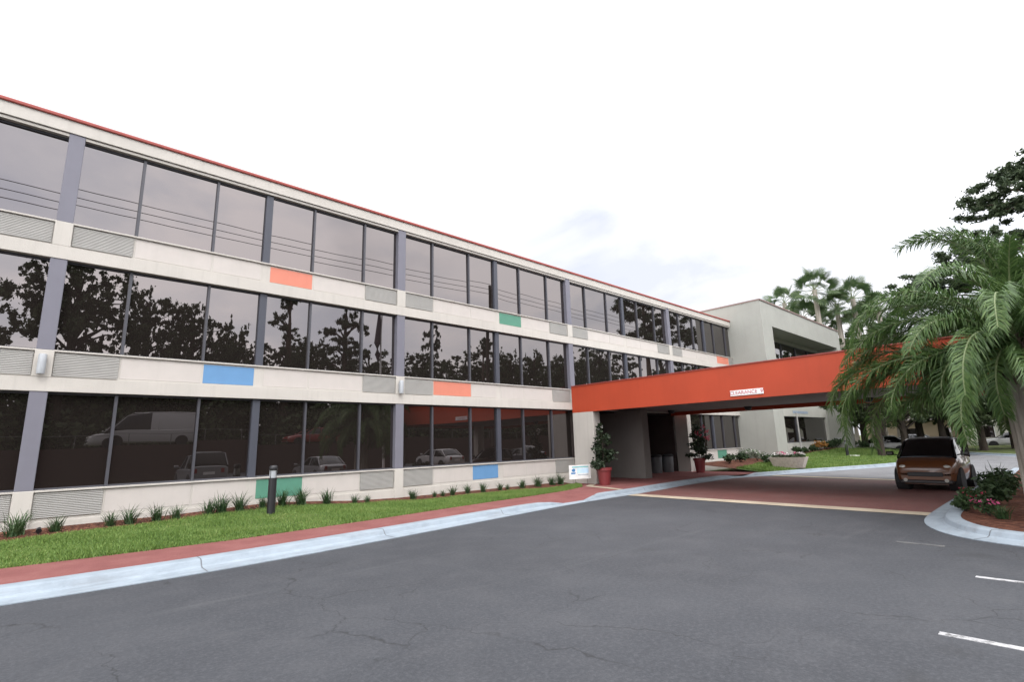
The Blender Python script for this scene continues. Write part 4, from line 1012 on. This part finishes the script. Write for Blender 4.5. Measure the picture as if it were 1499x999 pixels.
for z, lab in ((16.9, 'uppermost of the three power cables mirrored in the top-floor glass'), (16.4, 'middle one of the three power cables mirrored in the top-floor glass'), (15.95, 'lowest of the three power cables mirrored in the top-floor glass')):
    pts = []
    for a, b in ((-26, 31), (31, 88)):
        for k in range(24):
            f = k/24; pts.append((a+(b-a)*f, -8.5, z-1.3*4*f*(1-f)*.5))
    pts.append((88, -8.5, z)); m = MB(); m.tube(pts, .022, 5); o = m.build('power_cable', M['wire'], None); tag(o, lab, 'cable', 'power cables across the lot')
t = thing('flagpole', 'pale flagpole with a dark furled flag mirrored left of the second pier', 'flagpole', (18.6, -6.3, 0))
m = MB(); m.tube([(0, 0, -.1), (0, 0, 12.2)], [.09, .05], 10); m.lathe([(.02, 12.2), (.09, 12.28), (.02, 12.4)], 0, 0, 10); m.build('pole', M['white_paint'], t, True)
m = MB(); m.tube([(-.2, 0, 12.0), (-.22, .03, 10.8), (-.30, 0, 9.4), (-.26, .02, 8.6), (-.2, 0, 8.1)], [.05, .17, .24, .2, .04], 8); m.build('flag', M['flag_dark'], t, True)

# ------------------------------------------------------------------ vehicles
def wheel(t, x, y, r, w_):
    m = MB()
    prof = [(r*.60, -w_*.5), (r*.93, -w_*.5), (r, -w_*.34), (r, w_*.34), (r*.93, w_*.5), (r*.60, w_*.5)]
    n = 26; rings = []
    for (rr, yy) in prof:
        i = len(m.v)
        for j in range(n): an = 2*math.pi*j/n; m.v.append((rr*math.cos(an), yy, rr*math.sin(an)))
        rings.append(i)
    for a, c in zip(rings, rings[1:]+rings[:1]):
        for j in range(n): m.f.append((a+j, a+(j+1) % n, c+(j+1) % n, c+j)); m.m.append(0)
    wo = m.build('wheel', M['rubber'], t, True); wo.location = (x, y, r)
    m = MB(); sg = 1 if y > 0 else -1
    for k in range(6):
        a = k*math.pi/3; c, s_ = math.cos(a), math.sin(a); px, pz = -s_*.03, c*.03
        m.poly([(c*.03-px, sg*w_*.36, s_*.03-pz), (c*.03+px, sg*w_*.36, s_*.03+pz), (c*r*.6+px, sg*w_*.42, s_*r*.6+pz), (c*r*.6-px, sg*w_*.42, s_*r*.6-pz)])
    m.tube([(0, sg*w_*.30, 0), (0, sg*w_*.40, 0)], [r*.17, r*.15], 12); m.tube([(0, -sg*w_*.1, 0), (0, sg*w_*.2, 0)], r*.60, 20)
    m.build('rim', M['silver'], wo)
def car(label, cat, loc, rz, L, Wd, H, paint_m, style='hatch', group=None, name='parked_car', lower=None):
    """front is local +x. stations: (x fraction from rear, z top of body, half width factor)"""
    t = thing(name, label, cat, loc, rz, group)
    hw = Wd/2; wr = .30 if H < 1.6 else .34
    if style == 'micro':
        st = [(.0, .86, .80), (.03, .93, .90), (.14, .98, .97), (.5, .99, 1.), (.72, .98, 1.), (.82, .93, .985), (.92, .85, .94), (.975, .74, .86), (1., .60, .76)]
        cab = [(.015, .96, .90), (.05, H-.06, .76), (.18, H-.0, .76), (.45, H+.02, .77), (.56, H-.03, .77), (.60, H-.08, .78), (.82, .94, .90)]
    elif style == 'suv':
        st = [(.0, .92, .86), (.02, 1.0, .95), (.15, 1.02, 1), (.5, 1.02, 1), (.68, 1.0, 1), (.74, 1.0, .99), (.9, .94, .95), (.975, .84, .88), (1., .62, .8)]
        cab = [(.01, 1.0, .90), (.07, H-.06, .80), (.16, H, .79), (.42, H+.01, .79), (.52, H-.05, .80), (.70, 1.0, .92)]
    elif style == 'van':
        st = [(.0, 1.15, .96), (.01, 1.2, .99), (.15, 1.2, 1), (.5, 1.2, 1), (.72, 1.15, 1), (.82, 1.1, .98), (.93, 1.0, .94), (.985, .85, .88), (1., .6, .8)]
        cab = [(.0, 1.17, .97), (.01, H-.05, .86), (.05, H, .84), (.5, H, .84), (.66, H-.05, .84), (.72, H-.28, .86), (.86, 1.12, .92)]
    else:
        st = [(.0, .80, .82), (.03, .90, .91), (.14, .93, .97), (.5, .92, 1), (.66, .92, 1), (.74, .90, .99), (.9, .82, .94), (.975, .70, .86), (1., .55, .78)]
        cab = [(.10, .91, .90), (.24, H-.05, .74), (.33, H, .73), (.48, H, .73), (.56, H-.06, .74), (.73, .90, .89)]
    def section(x, zt, f):
        b = .19; w_ = hw*f
        half = [(w_*.86, b), (w_*.97, b+.10), (w_, b+.30), (w_*.995, (b+zt)*.55), (w_*.97, zt-.08), (w_*.90, zt-.02), (w_*.55, zt+.015)]
        return [(x, y, z) for y, z in half]+[(x, -y, z) for y, z in reversed(half)]
    m = MB(); m.loft([section(L*(f-.5), z, w_) for f, z, w_ in st], mfun=(lambda k, j: 1 if (lower and (j in (0, 12, 13))) else 0))
    m.build('body', [paint_m, lower or paint_m], t, True)
    # cabin: glass below, roof skin on top
    def csec(x, zt, f, zb):
        w_ = hw*f; wb_ = hw*.93
        half = [(wb_, zb), (w_+(wb_-w_)*.12, zt-.10), (w_*.97, zt-.045), (w_*.86, zt-.005), (w_*.4, zt+.012)]
        return [(x, y, z) for y, z in half]+[(x, -y, z) for y, z in reversed(half)]
    m = MB(); nc = len(cab)
    zb = st[3][1]-.05
    roofk = [k for k in range(nc-1) if min(cab[k][1], cab[k+1][1]) > H-.12]
    def mf(k, j):
        if style == 'van' and k < 3: return 1
        if k in roofk and j in (2, 3, 4, 5, 6): return 1
        return 0
    m.loft([csec(L*(f-.5), max(z, zb+.02), w_, zb) for f, z, w_ in cab], mfun=mf); m.build('cabin_glass', [M['car_glass'], paint_m if style != 'micro' else M['black']], t, True)
    # pillars
    m = MB(); pm = lower or paint_m
    fr_, rr_ = cab[-1], cab[-2]
    for sg in (-1, 1):
        m.tube([(L*(fr_[0]-.5), sg*hw*.90, fr_[1]), (L*(rr_[0]-.5), sg*hw*rr_[2]*1.0, rr_[1]-.03), (L*(cab[nc//2][0]-.5), sg*hw*cab[nc//2][2]*.96, H-.03), (L*(cab[1][0]-.5), sg*hw*cab[1][2]*1.0, cab[1][1]-.03), (L*(cab[0][0]-.5), sg*hw*.9, cab[0][1])], .028, 6)
        xb = L*(.42-.5) if style != 'micro' else L*(.25-.5); m.tube([(xb, sg*hw*.94, zb), (xb-.05, sg*hw*.79, H-.05)], .035, 6)
    m.build('pillar', pm, t, True)
    xw = (L*.5-L*.19, -L*.5+L*.19) if style != 'micro' else (L*.5-.48, -L*.5+.42)
    for xx in xw:
        for sg in (-1, 1):
            wheel(t, xx, sg*(hw-.09), wr, .19)
            mm = MB(); mm.tube([(xx, sg*(hw-.30), wr), (xx, sg*(hw+.004), wr)], wr+.055, 22); mm.build('wheel_arch', M['rubber'], t)
    xf = L*.5
    for sg in (-1, 1):
        m = MB(); yy = sg*hw*.66; prof = [(.02, .10), (.045, .09), (.06, .04), (.062, 0)]
        zz = st[-2][1]-.07
        ring = []
        for dx, rr in ((.035, .25), (.02, .7), (-.03, 1.0), (-.12, 1.06)):
            ring.append([(xf-.08+dx*1.4-abs(math.cos(a)*.0), yy+math.cos(a)*.135*rr, zz+math.sin(a)*.085*rr) for a in np.linspace(0, 2*math.pi, 16, endpoint=False)])
        m.loft(ring); m.build('headlight', M['headlight'], t, True)
        m = MB(); m.tube([(L*(fr_[0]-.5)-.12, sg*hw*.93, zb+.06), (L*(fr_[0]-.5)-.10, sg*(hw+.06), zb+.09)], .02, 6)
        c_ = (L*(fr_[0]-.5)-.10, sg*(hw+.13), zb+.12)
        m.box(c_[0]-.05, c_[0]+.05, c_[1]-.10, c_[1]+.10, c_[2]-.065, c_[2]+.065, 0, .03); m.build('mirror', lower or paint_m, t, False)
        m = MB(); m.box(-xf-.005, -xf+.06, sg*hw*.66-.09, sg*hw*.66+.09, .62, .86, 0, .02); m.build('tail_light', M['red_lens'], t)
    m = MB(); m.box(xf-.10, xf+.012, -hw*.55, hw*.55, .40, .53, 0, .02); m.build('grille', M['black'], t)
    m = MB(); m.box(xf-.15, xf+.02, -hw*.80, hw*.80, .20, .31, 0, .03); m.build('bumper', lower or M['black'], t)
    for sg in (-1, 1):
        m = MB(); m.tube([(xf-.02, sg*hw*.62, .30), (xf+.03, sg*hw*.62, .30)], .05, 12); m.build('fog_lamp', M['headlight'], t)
    if style == 'suv' or style == 'hatch':
        m = MB(); m.box(-xf-.012, -xf+.02, -.26, .26, .55, .68); m.build('number_plate', M['white_paint'], t)
    return t
M['red_lens'] = mat_simple('red_lens', (.25, .01, .01), .15)
white = mat_carpaint('white_car_paint', (.42, .42, .42)); silverp = mat_carpaint('silver_car_paint', (.22, .225, .235)); dark = mat_carpaint('dark_car_paint', (.03, .032, .04))
orange = mat_carpaint('orange_car_paint', (.125, .042, .012)); redp = mat_carpaint('red_car_paint', (.25, .02, .02)); blackp = mat_carpaint('black_car_paint', (.012, .012, .013))
car('tiny orange and black two-seat car facing the camera under the canopy edge', 'car', (20.75, 3.13, .006), R(180-2), 2.66, 1.56, 1.50, orange, 'micro', None, 'small_car', blackp)
for (x, y, rz, pm, sty, lab) in ((52, 11.2, 100, white, 'hatch', 'white car glimpsed beyond the wing lawn, left of the lawn tree'), (60.5, 10.6, 80, silverp, 'hatch', 'pale car glimpsed beside the small orange car'), (68, 4.3, 110, white, 'hatch', 'white car by the palm trunk at the end of the road')):
    car(lab, 'car', (x, y, .02), R(rz), 4.5, 1.78, 1.46 if sty == 'hatch' else 1.7, pm, sty, 'cars parked at the end of the drive')
car('white van on the upper road, mirrored in the ground-floor glass', 'van', (6.3, -18.6, 2.46), R(180), 6.3, 2.0, 2.45, white, 'van', None, 'white_van')
car('silver estate car in the stall, mirrored near the sill of the first bay', 'car', (6.95, -4.6, .004), R(-90), 4.6, 1.85, 1.68, silverp, 'suv', 'cars parked opposite the hotel')
car('silver saloon mirrored near the sill left of the second pier', 'car', (13.6, -5.2, .004), R(-90), 4.5, 1.8, 1.42, silverp, 'hatch', 'cars parked opposite the hotel')
car('white saloon mirrored in the second bay of the ground floor', 'car', (24.0, -7.0, .004), R(-90), 4.5, 1.8, 1.44, white, 'hatch', 'cars parked opposite the hotel')
car('dark car mirrored in the second bay beside the white saloon', 'car', (33.0, -6.8, .004), R(-90), 4.5, 1.8, 1.44, dark, 'hatch', 'cars parked opposite the hotel')
car('red car on the upper road, mirrored right of the van', 'car', (18.6, -19, 2.46), R(180), 4.4, 1.8, 1.45, redp, 'hatch', None)

# ------------------------------------------------------------------ far end of the drive
def far_house(loc, rz, sx_, sy_, h, mat, lab, n):
    t = thing('low_building', lab, 'building', loc, rz, None)
    m = MB(); m.box(-sx_, sx_, -sy_, sy_, -.1, h); m.build('wall', M[mat], t)
    m = MB(); m.loft([[(-sx_-.4, -sy_-.4, h), (sx_+.4, -sy_-.4, h), (sx_+.4, sy_+.4, h), (-sx_-.4, sy_+.4, h)], [(-sx_+1, -.2, h+1.6), (sx_-1, -.2, h+1.6), (sx_-1, .2, h+1.6), (-sx_+1, .2, h+1.6)]]); m.build('roof', M['far_roof'], t)
    for k in range(n):
        x = -sx_+(k+.5)*2*sx_/n
        m = MB(); m.box(x-.5, x+.5, -sy_-.03, -sy_+.02, 1.0, 2.1); wn = m.build('window', M['glass'], t)
        m = MB()
        for xx in (x-.55, x+.5): m.box(xx, xx+.05, -sy_-.05, -sy_+.01, .95, 2.15)
        m.build('frame', M['white_paint'], wn)
    return t
far_house((78, 11.5, 0), R(-85), 6, 4, 3.0, 'far_beige', 'beige low building glimpsed through the trees left of the small car', 4)
far_house((72, 3.6, 0), R(-80), 4.2, 4, 4.2, 'far_pale', 'pale yellow-green building glimpsed at the end of the road', 3)
# kerb at the road bend
p_ = smooth(arc([(52, 6.3), (49.5, 5.2), (48.4, 4.5), (46.9, 3.6), (45.6, 2.9), (44.4, 1.6), (44, -2)], .3), 4)
sk = sweep_kerb(p_, PROF, lambda x: 1., lambda x: .5, side=1); kb = MB(); kb.loft(sk, close=False); structure('kerb', kb, M['kerb'])
g = MB(); g.poly([(s_[6][0], s_[6][1], .12) for s_ in sk]+[(70, -2, .3), (90, 30, .3), (60, 24, .3)]); structure('grass_verge', g, M['field'])
o = link('treeline', qmesh('treeline', leaf_cloud([(rnd.uniform(88, 110), y+rnd.uniform(-2, 2), 1+11*rnd.random()**1.4, 2.5, 2.5, 2) for y in np.arange(-110, 60, .9)], 42000, .4), M['oak_leaf'])); o['kind'] = 'stuff'; tag(o, 'dark distant wood closing the end of the drive', 'trees')
o = link('undergrowth', qmesh('undergrowth', leaf_cloud([(x+rnd.uniform(-2, 2), rnd.uniform(-42, -27), 2.4+7.2*rnd.random()**1.3, 2.4, 1.8, 1.7) for x in np.arange(-30, 110, .28)]+[(x+rnd.uniform(-1, 1), rnd.uniform(-29, -25), rnd.uniform(2.2, 5.6), 1.6, 1.0, 1.3) for x in np.arange(-30, 112, .45)]+[(x+rnd.uniform(-.5, .5), rnd.uniform(-31, -26), rnd.uniform(3.0, 8.0), 1.3, 1.0, 1.0) for x in np.arange(-30, 112, .3)], 180000, .26), M['oak_leaf'])); o['kind'] = 'stuff'; tag(o, 'dense dark undergrowth across the lot, mirrored low in the second-floor glass', 'undergrowth')

# ------------------------------------------------------------------ sky, sun, camera
w_ = bpy.data.worlds.new('World'); sc.world = w_; w_.use_nodes = True; nt = w_.node_tree; nt.nodes.clear()
SUN_EL, SUN_AZ = 50, 205       # azimuth measured from +Y clockwise: the light comes from behind the camera
sky = nt.nodes.new('ShaderNodeTexSky'); sky.sky_type = 'NISHITA'; sky.sun_disc = False; sky.sun_elevation = R(SUN_EL); sky.sun_rotation = R(SUN_AZ)
tc = nt.nodes.new('ShaderNodeTexCoord')
mp = nt.nodes.new('ShaderNodeMapping'); mp.inputs['Scale'].default_value = (1, 1, 2.2); nt.links.new(tc.outputs['Generated'], mp.inputs['Vector'])
n1 = noise(nt, 2.1, 5, .55, mp.outputs[0], .4); n2 = noise(nt, 2.7, 6, .55, mp.outputs[0], .35); n2.inputs['Vector']
cover = ramp(nt, n1.outputs[0], [(.28, (.80, .80, .80)), (.46, (1, 1, 1))])
shade = ramp(nt, n2.outputs[0], [(.33, (.66, .69, .77)), (.46, (.82, .83, .87)), (.58, (1.0, .97, .97))])
sclu = nt.nodes.new('ShaderNodeVectorMath'); sclu.operation = 'SCALE'; sclu.inputs['Scale'].default_value = 19; nt.links.new(shade, sclu.inputs[0])
# thin cloud: brighter round the veiled sun, greyer away from it
sv = Vector((math.sin(R(SUN_AZ))*math.cos(R(SUN_EL)), math.cos(R(SUN_AZ))*math.cos(R(SUN_EL)), math.sin(R(SUN_EL))))
dt = nt.nodes.new('ShaderNodeVectorMath'); dt.operation = 'DOT_PRODUCT'; nt.links.new(tc.outputs['Generated'], dt.inputs[0]); dt.inputs[1].default_value = sv
mr = nt.nodes.new('ShaderNodeMapRange'); mr.inputs['From Min'].default_value = -.2; mr.inputs['From Max'].default_value = 1.0; mr.inputs['To Min'].default_value = .63; mr.inputs['To Max'].default_value = 2.3
nt.links.new(dt.outputs['Value'], mr.inputs['Value'])
gl_ = nt.nodes.new('ShaderNodeVectorMath'); gl_.operation = 'SCALE'; nt.links.new(sclu.outputs[0], gl_.inputs[0]); nt.links.new(mr.outputs[0], gl_.inputs['Scale'])
mx = mixc(nt, cover, sky.outputs[0], gl_.outputs[0])
bg = nt.nodes.new('ShaderNodeBackground'); bg.inputs['Strength'].default_value = .1; nt.links.new(mx, bg.inputs['Color'])
wo_ = nt.nodes.new('ShaderNodeOutputWorld'); nt.links.new(bg.outputs[0], wo_.inputs[0])
sl = bpy.data.lights.new('sun', 'SUN'); sl.energy = 1.0; sl.angle = R(14); sl.color = (1, .96, .9)
so = bpy.data.objects.new('sun', sl); COL.objects.link(so)
az, el = R(SUN_AZ), R(SUN_EL)
dirv = Vector((math.sin(az)*math.cos(el), math.cos(az)*math.cos(el), math.sin(el)))
so.rotation_euler = dirv.to_track_quat('Z', 'Y').to_euler(); so.location = (0, 0, 40)

cd = bpy.data.cameras.new('camera'); co = bpy.data.objects.new('camera', cd); COL.objects.link(co)
cd.sensor_width = 36; cd.sensor_fit = 'HORIZONTAL'; cd.lens = F0/1499*36; cd.clip_start = .05; cd.clip_end = 2000
r_, u_, f_ = (Vector(CM[i]) for i in range(3))
mw = Matrix((( r_.x, u_.x, -f_.x, 0), (r_.y, u_.y, -f_.y, 0), (r_.z, u_.z, -f_.z, 1.7), (0, 0, 0, 1)))
co.matrix_world = mw
sc.camera = co
sc.view_settings.view_transform = 'Standard'; sc.view_settings.look = 'None'; sc.view_settings.exposure = 0.16; sc.view_settings.gamma = 1
sc.render.engine = 'CYCLES'; sc.cycles.max_bounces = 6; sc.cycles.use_denoising = True
